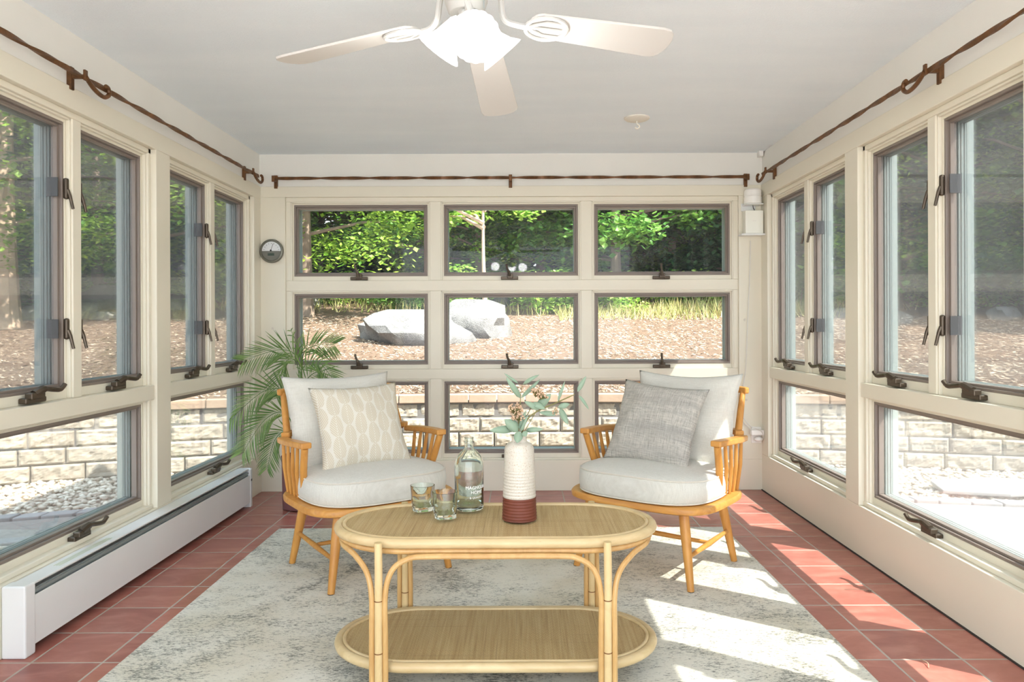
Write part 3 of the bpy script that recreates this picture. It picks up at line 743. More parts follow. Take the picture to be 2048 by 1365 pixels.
# bottle
bp = at(938.5, 1024, 2.675); bp = Vector((bp.x, 2.675, TZ+.0015))
bt = empty('glass_bottle', bp, 'clear glass bottle with raised lettering, standing behind the tumblers', 'bottle')
o_ = [(.046, .0), (.052, .003), (.0535, .010), (.0535, .165), (.0515, .178), (.043, .198), (.030, .213), (.020, .221), (.0165, .228), (.0158, .243), (.019, .2445), (.019, .249), (.0165, .250), (.0165, .262), (.0175, .264)]
i_ = [(.0135, .264), (.0128, .25), (.0128, .226), (.017, .218), (.028, .208), (.041, .193), (.048, .177), (.0500, .16), (.0500, .020), (.046, .0145), (.02, .013), (.0005, .0125)]
MB().lathe(o_+i_, 56).build('body', 'clearglass', bt, smooth=True, sharp=60)
cu_n = [0]
def wraptext(txt, size, z, ang0, R0, par, mat):
    cv = bpy.data.curves.new('lettering', 'FONT'); cv.body = txt; cv.size = size; cv.align_x = 'CENTER'; cv.extrude = .0004; cv.resolution_u = 3
    ob = bpy.data.objects.new('lettering_tmp', cv); COL.objects.link(ob)
    dg = bpy.context.evaluated_depsgraph_get(); me = bpy.data.meshes.new_from_object(ob.evaluated_get(dg))
    bpy.data.objects.remove(ob)
    for v in me.vertices:
        x, y, q = v.co; a = ang0 + x/R0
        v.co = (math.sin(a)*(R0+q+.0005), -math.cos(a)*(R0+q+.0005), z+y)
    me.name = 'lettering'; o = bpy.data.objects.new('lettering', me); COL.objects.link(o); o.parent = par; me.materials.clear(); me.materials.append(M[mat]); return o
wraptext('MAGNOLIA', .0165, .083, .62, .0536, bt, 'frost'); wraptext('HOME', .0165, .066, .62, .0536, bt, 'frost'); wraptext('& QUALITY', .010, .049, .58, .0536, bt, 'frost')
# tumblers
def tumbler(p, label, rz):
    t = empty('glass_tumbler', p, label, 'glass', group=None, rz=rz)
    def sq(r, z, ex, n=40):
        o = []
        for k in range(n):
            a = 2*PI*k/n; c, s2 = math.cos(a), math.sin(a)
            q = (abs(c)**ex+abs(s2)**ex)**(-1/ex); o.append(Vector((r*q*c, r*q*s2, z)))
        return o
    rg2 = [sq(.033, 0, 5), sq(.0365, .003, 5), sq(.0375, .02, 5), sq(.040, .05, 4), sq(.0430, .078, 2.4), sq(.0445, .092, 2.05), sq(.0425, .0925, 2.05), sq(.0405, .078, 2.3), sq(.037, .05, 3.4), sq(.034, .022, 4), sq(.031, .016, 4), sq(.003, .014, 2)]
    MB().loft(rg2).build('body', 'clearglass', t, smooth=True, sharp=50)
    return t
q = at(846, 1027, 2.67); tumbler(Vector((q.x, 2.66, TZ+.0015)), 'squarish clear glass tumbler, left of the pair on the table', .35)
q = at(891, 1040, 2.57); tumbler(Vector((q.x, 2.555, TZ+.0015)), 'squarish clear glass tumbler, nearer the table front beside the bottle', .3)
# stems in the vase
def cp(cx, cy, dy=0.0): return at(780+cx/3.9, 730+cy/3.9, 2.55+dy)
mouth = vp+Vector((0, 0, .285))
def spray(name, label, stems, leaves, berries, inside):
    root = empty(name, mouth, label, 'flower stem')
    m = MB()
    for P, r in stems:
        pts = [q_-mouth for q_ in P]
        pts = [Vector((inside, 0.0, -.12)), Vector((inside*.8, 0, -.01))]+pts
        m.tube(smoothpath(pts, 6), [r]*2+[r]*(6*(len(pts)-1)-3)+[r*.6]*2, 6)
    mt = m
    for (b_, t_, w_, dr, nr) in leaves:
        MB().leaf(b_-mouth, t_-mouth, w_, dr, nr).build('leaf', 'sage', root, smooth=True, sharp=0, recalc=False)
    if berries:
        m = MB()
        for (c, rx, ry, n, org) in berries:
            for i in range(n):
                a = random.random()*2*PI; rr = math.sqrt(random.random())
                q_ = c + Vector((rx*rr*math.cos(a), random.uniform(-.02, .02), ry*rr*math.sin(a)))
                m.ico(q_-mouth, random.uniform(.0024, .0040), 1, jitter=.3)
                k = org.lerp(c, .6+.2*random.random())
                mt.tube([k-mouth, q_-mouth], .0006, 4)
        m.build('berry_cluster', 'berry', root, smooth=True)
    mt.build('stem', 'stem', root, smooth=True)
random.seed(4)
F_ = (0, -1, .25); G_ = (.3, -.8, .5)
spray('leafy_stem', 'upright grey-green leafy stem, tallest on the left of the vase',
      [([cp(1012, 400), cp(1018, 250)], .0018), ([cp(1018, 250), cp(1035, 150)], .001)],
      [(cp(1018, 262), cp(905, 98, -.02), .021, .01, F_), (cp(1020, 260), cp(1172, 112, .02), .015, -.012, F_), (cp(1000, 145), cp(890, 66), .010, -.006, F_), (cp(1036, 155, .01), cp(1165, 78), .014, .012, F_)], None, -.006)
spray('arching_leafy_stem', 'long grey-green stem arching out to the right of the vase',
      [([cp(1060, 450), cp(1130, 375), cp(1290, 300), cp(1440, 232)], .0022), ([cp(1140, 365), cp(1160, 330)], .0012)],
      [(cp(1462, 212), cp(1530, 88), .016, .004, F_), (cp(1470, 236), cp(1552, 352, -.01), .011, .012, F_), (cp(1308, 288), cp(1364, 128), .011, .006, F_),
       (cp(1310, 335), cp(1402, 305), .020, .004, F_), (cp(1325, 340), cp(1390, 468), .023, -.006, F_), (cp(1305, 385), cp(1160, 372), .018, -.006, F_),
       (cp(1160, 350), cp(1046, 285), .020, .008, F_), (cp(1150, 335, .01), cp(1256, 226), .032, .004, F_)],
      [(cp(1290, 360), .014, .014, 12, cp(1280, 310))], .008)
spray('berry_spray', 'stem of tiny pink-beige berries on the left of the vase',
      [([cp(1000, 440, .02), cp(985, 370, .02)], .0014)], [(cp(1000, 500, -.01), cp(905, 430, -.02), .034, -.004, F_), (cp(1000, 520), cp(1062, 355), .014, .003, F_)],
      [(cp(975, 350), .027, .022, 95, cp(1000, 460)), (cp(1005, 405), .026, .014, 40, cp(1010, 490))], -.003)
spray('berry_spray', 'stem of tiny pink-beige berries standing high at the centre of the vase',
      [([cp(1060, 420, .02), cp(1120, 300, .02)], .0014)], [(cp(1105, 300), cp(1215, 345), .022, .006, F_)],
      [(cp(1150, 205), .022, .014, 55, cp(1110, 330)), (cp(1190, 240), .020, .013, 45, cp(1130, 330))], .003)
spray('leaf_sprig', 'low sprig of broad sage leaves spilling over the vase mouth',
      [([cp(1010, 530)], .0016)],
      [(cp(960, 505, -.01), cp(776, 515, -.04), .028, .010, F_), (cp(1000, 522, -.02), cp(893, 425, -.03), .034, .003, F_), (cp(1058, 515), cp(1196, 503, -.02), .019, .010, F_),
       (cp(1010, 520, -.028), cp(990, 612, -.045), .032, -.002, F_), (cp(1040, 520, -.028), cp(1062, 560, -.04), .024, 0, F_), (cp(1020, 525, -.01), cp(1075, 390, -.01), .012, .002, F_)], None, 0)

# ---------------------------------------------------------------- armchairs
def sup(a, b, ex, n=64, v0=0):
    o = []
    for k in range(n):
        t = 2*PI*k/n; c, s2 = math.cos(t), math.sin(t)
        q_ = (abs(c)**ex+abs(s2)**ex)**(-1/ex)
        o.append((a*q_*c, v0+b*q_*s2))
    return o
def ringz(o, z): return [Vector((x, y, z)) for x, y in o]
def armchair(loc, rz, label):
    r = empty('armchair', loc, label, 'armchair', rz=rz)
    MB().loft([ringz(sup(.368, .305, 4), .336), ringz(sup(.378, .315, 4), .342), ringz(sup(.380, .317, 4), .362), ringz(sup(.374, .311, 4), .370)]).build('seat_frame', 'oakx', r, smooth=True, sharp=50)
    for sx_ in (-1, 1):
        for sy_ in (-1, 1):
            a = Vector((sx_*.245, sy_*.215, .338)); b = Vector((sx_*.300, sy_*.262, 0))
            P = [a.lerp(b, t) for t in (0, .04, .3, .6, 1)]
            lg = MB().tube(P, [.021, .023, .023, .020, .0155], 16).build('leg', 'oak', r, smooth=True)
            MB().lathe([(.0150, -.0002), (.0158, .003)], 14, b, capt=True).build('foot_pad', 'dark', lg)
            if sy_ < 0:
                a2 = Vector((sx_*.277, -.242, .140)); b2 = Vector((sx_*.277, .242, .155))
                MB().tube([a2, a2.lerp(b2, .5), b2], [.009, .0135, .009], 12).build('stretcher', 'oak', r, smooth=True)
    MB().tube([(-.277, 0, .15), (0, 0, .15), (.277, 0, .15)], [.009, .0125, .009], 12).build('stretcher', 'oakx', r, smooth=True)
    for k in (-1, 1):
        # flat arm with its front tip
        ar = smoothpath([(k*.352, -.105, .640), (k*.362, .02, .636), (k*.364, .14, .630), (k*.345, .265, .622)], 6)
        MB().tube(ar, 1, 4, flat=(.052, .028)).build('armrest', 'oakx', r, bevel=.006)
        MB().tube([(k*.322, .015, .366), (k*.345, -.04, .52), (k*.354, -.085, .628)], [.0155, .0175, .0165], 12).build('arm_post', 'oak', r, smooth=True)
        for (vb, vt) in ((.065, -.005), (.115, .065), (.165, .135), (.215, .205)):
            MB().tube([(k*.332, vb, .366), (k*.352, (vb+vt)/2, .50), (k*.360, vt, .624-.02*vt)], [.0085, .0105, .008], 10).build('spindle', 'oak', r, smooth=True)
        MB().tube([(k*.312, .285, .622), (k*.304, .350, .75), (k*.298, .398, .838)], [.019, .017, .014], 12).build('back_post', 'oak', r, smooth=True)
    P = smoothpath([(-.335, .255, .644), (-.28, .305, .646), (-.15, .345, .648), (0, .355, .649), (.15, .345, .648), (.28, .305, .646), (.335, .255, .644)], 5)
    MB().tube(P, 1, 4, flat=(.045, .026)).build('back_rail', 'oakx', r, bevel=.006)
    P = smoothpath([(-.325, .392, .846), (-.24, .425, .850), (-.12, .445, .853), (0, .452, .854), (.12, .445, .853), (.24, .425, .850), (.325, .392, .846)], 5)
    MB().tube(P, 1, 4, flat=(.030, .034)).build('crest_rail', 'oakx', r, bevel=.008)
    for i in range(7):
        u = -.24+.08*i; vv = .355-.5*u*u
        MB().tube([(u*.95, .285, .366), (u, vv-.02, .52), (u*1.02, vv-.005, .64), (u*1.02, vv+.088, .846)], [.008, .010, .010, .008], 10).build('back_spindle', 'oak', r, smooth=True)
    # cushion
    a, b, ex = .345, .305, 3.0; v0 = -.018
    def O(i_, z): return [Vector((x*(1-(.06 if y > 0 else 0)*max(0, y)/.3), y, z + .012*(1-(x/.4)**2)*(1 if z > .45 else 0))) for x, y in sup(a-i_, b-i_, ex, 72, v0)]
    rings = [O(.05, .3725), O(.02, .374), O(.006, .380), O(0, .392), O(-.003, .43), O(0, .466), O(.006, .476), O(.020, .484), O(.05, .492), O(.10, .499), O(.16, .504), O(.22, .507), O(.27, .508)]
    cs = MB().loft(rings).build('seat_cushion', 'linen', r, smooth=True, sharp=0)
    for z in (.476, .380):
        MB().tube([v for v in O(.003, z)], .0035, 6, closed=True).build('piping', 'piping', cs, smooth=True)
    return r
AL = empty; 
chL = armchair((-.755, 3.595, RZ), math.radians(35.8), 'honey wood spindle armchair with leaf-print pillow, near the palm')
chR = armchair((.668, 3.61, RZ), math.radians(-37), 'honey wood spindle armchair with grey pillow, in the sunny right corner')
def pillow(name, chair, uvz, w, h, t, lean, mat, label, group=None, roll=0, ear=.10, seed=0, yaw=0):
    n = 36; vs = []; fs = []
    idx = {}
    for side in (1, -1):
        for i in range(n+1):
            for j in range(n+1):
                s_, t_ = -1+2*i/n, -1+2*j/n
                edge = i in (0, n) or j in (0, n)
                if side == -1 and edge: idx[(side, i, j)] = idx[(1, i, j)]; continue
                x = w/2*s_*(1-ear*(1-t_*t_)); y = h/2*t_*(1-ear*(1-s_*s_))
                z = t/2*((1-abs(s_)**2.6)*(1-abs(t_)**2.6))**.55
                if not edge:
                    fade = (1-abs(s_)**6)*(1-abs(t_)**6)
                    z += fade*t*.10*noise.noise(Vector((s_*2.2+seed, t_*2.2, side*3)))
                    z += fade*.006*math.sin(9*math.atan2(t_, s_)+seed)*max(abs(s_), abs(t_))**3
                z = z*side - .018*(1-s_*s_)*0
                idx[(side, i, j)] = len(vs); vs.append((x, y, z+.010*math.sin(2.3*s_+seed)*t_))
        for i in range(n):
            for j in range(n):
                q = [idx[(side, i, j)], idx[(side, i+1, j)], idx[(side, i+1, j+1)], idx[(side, i, j+1)]]
                fs.append(tuple(q if side == 1 else q[::-1]))
    m = MB(); m.add(vs, fs); o = m.build(name, mat, smooth=True, sharp=0)
    # local: x right, y up the pillow, z out of its front
    rz = chair.rotation_euler.z
    Rl = Matrix.Rotation(rz+yaw, 3, 'Z') @ Matrix.Rotation(PI/2-lean, 3, 'X') @ Matrix.Rotation(roll, 3, 'Z')
    c = chair.location + Matrix.Rotation(rz, 3, 'Z') @ Vector(uvz)
    o.matrix_world = Matrix.Translation(c) @ Rl.to_4x4()
    tag(o, label, 'pillow', group); return o
pillow('back_pillow', chL, (-.055, .215, .698), .58, .50, .17, math.radians(16), 'linen', 'large plain off-white pillow against the back of the left armchair', seed=1)
pillow('back_pillow', chR, (.055, .215, .698), .58, .50, .17, math.radians(16), 'linen', 'large plain off-white pillow against the back of the sunlit right armchair', seed=5)
pillow('throw_pillow', chL, (-.02, .050, .685), .475, .44, .15, math.radians(22), 'leafpillow', 'cream throw pillow with tan leaf chevron print', seed=2, roll=math.radians(1))
pillow('throw_pillow', chR, (-.02, .035, .685), .475, .44, .16, math.radians(24), 'greypillow', 'grey slub-woven throw pillow', seed=8, roll=math.radians(-4))

# ---------------------------------------------------------------- palm
random.seed(11)
PY = 4.78
pp = Vector((-1.44, PY, 0)); plant = empty('potted_palm', pp, 'potted green palm in the far left corner behind the armchair', 'plant')
MB().lathe([(.10, 0), (.13, .01), (.135, .30), (.14, .345), (.13, .35), (.122, .33), (.12, .06), (.01, .05)], 32).build('pot', 'potpurple', plant, smooth=True)
MB().lathe([(.121, .30), (.05, .315), (.001, .318)], 24).build('soil', 'soil', plant, smooth=True)
def pw(x, y, dY=0): return at(x, y, PY+dY)-pp
FR = [([(602, 800), (603, 740), (598, 700), (583, 663)], -.0, 9, .05), ([(600, 800), (596, 720), (560, 700), (488, 722)], -.12, 34, .15), ([(604, 790), (606, 712), (630, 692), (668, 690)], .02, 30, .13),
      ([(602, 800), (604, 740), (635, 724), (668, 762)], -.15, 30, .14), ([(598, 860), (580, 790), (530, 782), (462, 838)], -.15, 40, .15), ([(598, 890), (572, 828), (530, 840), (486, 905)], -.2, 38, .15),
      ([(598, 900), (578, 862), (550, 880), (535, 936)], -.18, 30, .12), ([(600, 800), (594, 728), (570, 726), (553, 790)], -.08, 32, .14), ([(604, 850), (608, 770), (640, 745), (650, 790)], -.02, 26, .12)]
for P, dY, nl, ll in FR:
    pts = [Vector((0, 0, .31))*1.0+Vector((random.uniform(-.03, .03), random.uniform(-.03, .03), 0)), pw(P[0][0]-8+random.uniform(-8, 8), max(P[0][1], 840), dY*.2)]+[pw(x, y, dY*(i+1)/len(P)) for i, (x, y) in enumerate(P)]
    if P[0][1] >= 840: pts.pop(1)
    sp_ = smoothpath(pts, 8); N = len(sp_)
    fr_ = MB().tube(sp_, [.0055*(1-.75*i/N) for i in range(N)], 6).build('frond', 'palmstem', plant, smooth=True)
    m = MB(); st = N-17 if len(P) > 3 else N-12
    nl = int(nl*.85)
    for i in range(nl):
        u = i/(nl-1); f = st+(N-1-st)*u; k = min(int(f), N-2); fr0 = f-k
        b = sp_[k].lerp(sp_[k+1], fr0); t = (sp_[min(k+1, N-1)]-sp_[k]).normalized()
        L = ll*(.45+.75*math.sin(PI*min(1, .18+u*.72)))*random.uniform(.9, 1.1)
        sdv = t.cross(Vector((0, -1, .2))).normalized()
        for sg in (-1, 1):
            d_ = (t*.75+sdv*sg*.75+Vector((0, random.uniform(-.35, .15), -.30))).normalized()
            e = b+d_*L
            if e.y+pp.y > D-.06: e.y = D-.06-pp.y
            if e.x+pp.x < XL+.02: e.x = XL+.02-pp.x
            m.leaf(b, e, .0072, .012, (0, -1, .3), 4, .3)
    m.build('leaflets', 'palm', fr_, recalc=False)

# ================================================================ OUTSIDE
random.seed(21)
G0 = -.19
def Yw(x): return 7.38-(.05 if x < 0 else .030)*x*x
def hill(x, y):
    d = y-Yw(max(-5, min(5, x)))
    z = .485+.102*max(d, 0)*(1 if d < 16 else 1)
    if d > 15: z = .485+.102*15+(d-15)*.03
    z += .05*noise.noise(Vector((x*.5, y*.5, 0)))*min(1, max(d, 0))
    return z
# mulch slope
m = MB(); NX, NY = 150, 90; vs = []; fs = []
for i in range(NX+1):
    x = -32+64*i/NX
    y0 = Yw(max(-9, min(9, x)))+.10
    for j in range(NY+1):
        y = y0+(38)*(j/NY)**1.7; vs.append((x, y, hill(x, y)))
for i in range(NX):
    for j in range(NY): a = i*(NY+1)+j; fs.append((a, a+NY+1, a+NY+2, a+1))
m.add(vs, fs); hl = m.build('mulch_slope', 'mulch', smooth=True, sharp=0, recalc=False); tag(hl, 'slope of reddish bark mulch rising behind the retaining wall', 'ground', kind='structure')
gr = MB().box(-40, 40, -12, 9, G0-.5, G0-.03).build('ground_base', 'mulch'); tag(gr, 'bare ground around the patio', 'ground', kind='structure')
tr_ = MB().box(XL-6, 9, -11, YB-.4, -.30, -.06).build('bounce_slab', simple('pale_bounce_surface', srgb(206, 200, 190), .9)); tag(tr_, 'pale slab added out of view behind the room to bounce sun onto the ceiling', 'bounce slab', kind='structure')  # added unseen reflector: pale slab throws sunlight up to the ceiling
# chips as one uncountable mass
m = MB()
for i in range(52000):
    x = random.uniform(-11, 11); d = .12+9*random.random()**1.6; y = Yw(max(-9, min(9, x)))+d
    if abs(x) > y*.75+1: continue
    z = hill(x, y); L = random.uniform(.012, .045); a = random.random()*PI
    c, s_ = math.cos(a), math.sin(a); w_ = L*random.uniform(.15, .35); lift = random.uniform(.004, .028)
    m.add([(x-c*L, y-s_*L, z+.004), (x+c*L, y+s_*L, z+lift), (x-s_*w_, y+c*w_, z+.003), (x+s_*w_*.3, y-c*w_*.3, z+.012)], [(0, 1, 2), (0, 3, 1), (1, 3, 2), (0, 2, 3)])
ch = m.build('bark_chips', 'chip', recalc=False); tag(ch, 'loose shredded bark chips scattered over the slope', 'bark chips', kind='stuff')
# retaining wall
def wallpt(x, off=0):
    dxx = .01; t = Vector((dxx, Yw(x+dxx)-Yw(x), 0)).normalized(); n = Vector((t.y, -t.x, 0))
    return Vector((x, Yw(x), 0))+n*off, t, n
rw = empty('retaining_wall', (0, Yw(0), G0), 'curved retaining wall of cream split-face blocks with a tan cap', 'retaining wall')
ro = Vector((0, Yw(0), G0))
for cr in range(4):
    z0 = G0+.15*cr; m = MB(); x = -9.2+random.random()*.3
    while x < 9:
        w_ = random.choice((.36, .42, .46)); xe = x+w_*(1/ max(.5, math.sqrt(1+(.09*x)**2)))
        nu, nz_ = 20, 9; vs = []; fs = []
        for i in range(nu+1):
            xx = x+.006+(xe-x-.014)*i/nu; p_, t_, n_ = wallpt(xx)
            for j in range(nz_+1):
                z = z0+.004+(.15-.010)*j/nz_
                ed = 1 if 0 < i < nu and 0 < j < nz_ else 0
                o_f = .035*cr*-.35 + (.014+ .014*noise.noise(Vector((xx*14, z*16, cr)))+.007*noise.noise(Vector((xx*40, z*40, 7))))*ed
                vs.append(p_+n_*o_f+Vector((0, 0, z))-ro)
        k = len(vs)
        for i in range(nu+1):
            xx = x+.006+(xe-x-.014)*i/nu; p_, t_, n_ = wallpt(xx)
            for z in (z0+.004, z0+.144): vs.append(p_-n_*.12+Vector((0, 0, z))-ro)
        for i in range(nu):
            for j in range(nz_): a = i*(nz_+1)+j; fs.append((a, a+nz_+1, a+nz_+2, a+1))
            b0 = k+2*i
            fs.append((i*(nz_+1)+nz_, (i+1)*(nz_+1)+nz_, b0+3, b0+1)); fs.append((b0, b0+2, (i+1)*(nz_+1), i*(nz_+1)))
            fs.append((b0+1, b0+3, b0+2, b0))
        fs.append(tuple(range(nz_+1))+(k+1, k)); fs.append(tuple(nu*(nz_+1)+j for j in range(nz_, -1, -1))+(k+2*nu, k+2*nu+1))
        m.add(vs, fs); x = xe
    m.build('block_course', 'block', rw, recalc=True)
m = MB(); x = -9.2
while x < 9:
    w_ = random.uniform(.28, .42); xe = x+w_; ov = []
    for xx, of in ((x+.004, .006+random.random()*.008), (xe-.004, .006+random.random()*.008), (xe-.004, -.2), (x+.004, -.2)):
        p_, t_, n_ = wallpt(xx, of); ov.append((p_.x-ro.x, p_.y-ro.y))
    m.prism(ov, .60, .685); x = xe
m.build('cap_course', 'cap', rw, bevel=.008)
m = MB(); ov = []
for i in range(40): p_, _, _ = wallpt(-9.2+18.4*i/39, -.03); ov.append((p_.x-ro.x, p_.y-ro.y))
for i in range(40): p_, _, _ = wallpt(9.2-18.4*i/39, -.28); ov.append((p_.x-ro.x, p_.y-ro.y))
m.prism(ov, -.05, .60); m.build('backing', 'joint', rw)
# patio surfaces
def strip(s0f, s1f, xa, xb, z, mat, name, label, n=60):
    m = MB(); vs = []; fs = []
    for i in range(n+1):
        x = xa+(xb-xa)*i/n
        for q_ in (s0f, s1f):
            for zz_ in (z, z-.05): vs.append((x, Yw(x)-(q_(x) if callable(q_) else q_), zz_))
    for i in range(n):
        a = 4*i; b = a+4
        fs += [(a, b, b+2, a+2), (a+1, a+3, b+3, b+1), (a, a+1, b+1, b), (a+2, b+2, b+3, a+3)]
    fs += [(0, 2, 3, 1), (4*n, 4*n+1, 4*n+3, 4*n+2)]
    m.add(vs, fs); o = m.build(name, mat); tag(o, label, 'paving', kind='structure'); return o
strip(1.55, 2.12, -7, -1.0, G0, 'paver', 'paver_path', 'curved grey paver path on the left between two pebble beds')
strip(1.50, lambda x: 12, .2, 8.5, G0, 'paver', 'paver_patio', 'sunlit paver patio on the right side')
def kerb(xa, xb, s_, name, label):
    m = MB(); x = xa
    while x < xb:
        w_ = random.uniform(.16, .24); pts = []
        for xx, q_ in ((x+.006, s_), (x+w_-.006, s_), (x+w_-.006, s_+.13), (x+.006, s_+.13)):
            pts.append((xx+random.uniform(-.004, .004), Yw(xx)-q_+random.uniform(-.006, .006)))
        m.prism(pts, G0-.04, G0+.022+random.uniform(-.004, .004)); x += w_
    o = m.build(name, 'kerb', bevel=.008); tag(o, label, 'kerb', kind='structure')
strip(-.05, 1.45, -8, 8, G0-.015, 'pebblebed', 'gravel_bed', 'cream gravel bed under the river pebbles along the wall')
strip(2.2, 3.8, -5.5, -1.95, G0-.015, 'pebblebed', 'gravel_bed', 'cream gravel bed between the left path and the house')
kerb(-7, -1, 1.40, 'border_stones', 'pale border stones edging the left path on its wall side')
kerb(-7, -1, 2.14, 'border_stones', 'pale border stones edging the left path on its house side')
kerb(.2, 8, 1.36, 'border_stones', 'pale border stones edging the right patio')
m = MB(); 
def peb(x, y):
    r = random.uniform(.013, .027)
    m.ico((x, y, G0-.02+r*.5+random.random()*.018), r, 1, (random.uniform(.8, 1.35), random.uniform(.8, 1.2), random.uniform(.5, .8)), .25, Matrix.Rotation(random.random()*PI, 3, 'Z'))
for i in range(8800):
    x = random.choice((-1, 1))*random.uniform(1.4, 6.2); s_ = random.uniform(.0, 1.38)
    peb(x, Yw(x)-s_)
for i in range(3600):
    x = random.uniform(-4.6, -2.25); s_ = random.uniform(2.28, 3.5); peb(x, Yw(x)-s_)
pe = m.build('pebbles', 'pebble', smooth=True, sharp=0, recalc=False); tag(pe, 'beds of cream and tan river pebbles below the retaining wall', 'pebbles', kind='stuff')
def rock(p, sx_, sy_, sz_, label, group=None, seed=0, rz=0, name='boulder'):
    V, F = ICO[3]; V2 = []
    for v in V:
        v = Vector(v); n_ = noise.noise(v*1.1+Vector((seed, 0, 0)))*.38+noise.noise(v*2.7+Vector((0, seed, 0)))*.17+noise.noise(v*7+Vector((0, 0, seed)))*.05
        q_ = v*(1+n_)
        q_ = Vector((q_.x, q_.y, max(-.5, min(.92, q_.z))))
        V2.append(Matrix.Rotation(rz, 3, 'Z') @ Vector((q_.x*sx_, q_.y*sy_, q_.z*sz_)))
    m = MB(); m.add(V2, F); o = m.build(name, 'rock', smooth=True, sharp=40, recalc=False); o.location = p; tag(o, label, 'boulder', group)
def onhill(px, py):
    lo = 7.0
    for i in range(900):
        q_ = at(px, py, lo)
        if q_.z <= hill(q_.x, q_.y) and lo > 7.6: return Vector((q_.x, q_.y, hill(q_.x, q_.y)))
        lo += .03
    return Vector((q_.x, q_.y, hill(q_.x, q_.y)))
for i, (px, py, w_, h_, lb) in enumerate([
        (835, 683, 178, 62, 'big pale granite boulder on the mulch, left half of the split pair'), (948, 672, 128, 72, 'big cracked granite boulder on the mulch, right half of the split pair'),
        (925, 605, 26, 20, 'small pale stone up the slope above the split boulder'), (995, 612, 56, 26, 'angular white stone up the slope right of the split boulder'), (1055, 603, 28, 16, 'small round stone at the top of the centre slope'),
        (615, 612, 50, 20, 'flat pale stone at the upper left of the far slope'), (815, 607, 40, 14, 'low pale stone at the slope top behind the split boulder'), (1240, 608, 34, 14, 'small pale stone at the slope top in the right far window'),
        (200, 618, 84, 46, 'blocky pale boulder atop a rock pile on the left slope'), (172, 636, 44, 30, 'grey stone at the left foot of the rock pile'), (212, 640, 50, 16, 'flat stone at the right foot of the rock pile'), (60, 640, 40, 28, 'tan stone at the foot of the big trunk'),
        (352, 620, 36, 32, 'rusty grey stone seen through the far left casement'), (1320, 606, 20, 12, 'tiny pale stone in the grass at the right'), (2010, 640, 60, 26, 'rounded brown-grey boulder beyond the near right window'), (1730, 600, 40, 22, 'low grey stone beyond the right casements')]):
    p_ = onhill(px, py); k = p_.y/FPX
    rock(p_+Vector((0, 0, h_*k*.28)), w_*k*.62, w_*k*.45, h_*k*.80, lb, seed=i*3.7, rz=i*.3)
# flat slab in the right pebbles
p_ = Vector((3.9, Yw(3.9)-.95, G0+.03)); MBo = MB().prism([(-.55, -.2), (-.1, -.34), (.6, -.25), (.7, .1), (.1, .26), (-.45, .15)], 0, .035).build('stone_slab', 'kerb', bevel=.01); MBo.location = p_; tag(MBo, 'flat grey stepping slab in the right pebble bed', 'slab')

# ---------------------------------------------------------------- trees
def leafcloud(m, centers, n, size, rnd):
    for i in range(n):
        c, r = centers[rnd.randrange(len(centers))]
        a = rnd.random()*2*PI; el = math.asin(rnd.uniform(-1, 1)); rr = r*(rnd.random()**.45)
        p_ = c+Vector((math.cos(a)*math.cos(el)*rr, math.sin(a)*math.cos(el)*rr, math.sin(el)*rr*.55))
        L = size*rnd.uniform(.6, 1.2); d_ = Vector((rnd.uniform(-1, 1), rnd.uniform(-1, 1), rnd.uniform(-.7, .2))).normalized()
        s_ = d_.cross(Vector((rnd.uniform(-.3, .3), rnd.uniform(-.3, .3), 1))).normalized(); up = s_.cross(d_)
        w_ = L*.42
        m.add([p_, p_+d_*L*.45+s_*w_, p_+d_*L, p_+d_*L*.45-s_*w_, p_+d_*L*.5-up*L*.12], [(0, 1, 4), (1, 2, 4), (2, 3, 4), (3, 0, 4)])
def tree(name, loc, h, cr, zc0, nclump, nleaf, lsize, mat, bark, label, group, seed, trunk=.16, lean=0):
    rnd = random.Random(seed); r = empty(name, loc, label, 'tree', group)
    P = [Vector((lean*t*h*.3+rnd.uniform(-.1, .1)*t, rnd.uniform(-.1, .1)*t, h*t-.2*(t == 0))) for t in (0, .1, .25, .5, .75, .95)]
    m = MB(); m.tube(smoothpath(P, 4), [trunk*(1.5-1.35*(i/20.)**.5) if i < 20 else trunk*.14 for i in range(21)], 10)
    cl = []
    for i in range(nclump):
        t = rnd.random(); z = zc0+(h-zc0)*t**.9; R_ = cr*math.sin(PI*(.22+.74*t))*rnd.uniform(.35, 1.0); a = rnd.random()*2*PI
        c = Vector((R_*math.cos(a), R_*math.sin(a), z)); cl.append((c, cr*.30*rnd.uniform(.6, 1.15)))
        if i % 3 == 0: m.tube([Vector((P[3].x*z/h, 0, z*.85)), c*.6+Vector((0, 0, z*.38)), c], [.045, .03, .012], 5)
    m.build('trunk', bark, r, smooth=True)
    m = MB(); leafcloud(m, cl, nleaf, lsize, rnd); m.build('foliage', mat, r, recalc=False)
    return r
def dup(t, loc, rz, sc, label=None, group=None):
    c = copy_tree(t); c.location = loc; c.rotation_euler = (0, 0, rz); c.scale = (sc, sc, sc)
    if label: c['label'] = label
    if group: c['group'] = group
    return c
def gp_(x, y): return Vector((x, y, hill(x, y)))
mp = tree('maple_tree', gp_(-4.6, 15.5), 9, 3.4, 1.0, 110, 27000, .125, 'maple', 'bark', 'bright yellow-green maple seen through the top left far window', None, 3)
ev = tree('evergreen_tree', gp_(6.0, 20), 11, 2.6, .9, 110, 15000, .20, 'pine', 'bark', 'dark evergreen at the edge of the wood', None, 5)
md = tree('broadleaf_tree', gp_(2.5, 19), 10, 3.3, .6, 100, 16000, .19, 'mid', 'bark', 'mid-green broadleaf tree behind the slope in the right far window', None, 8)
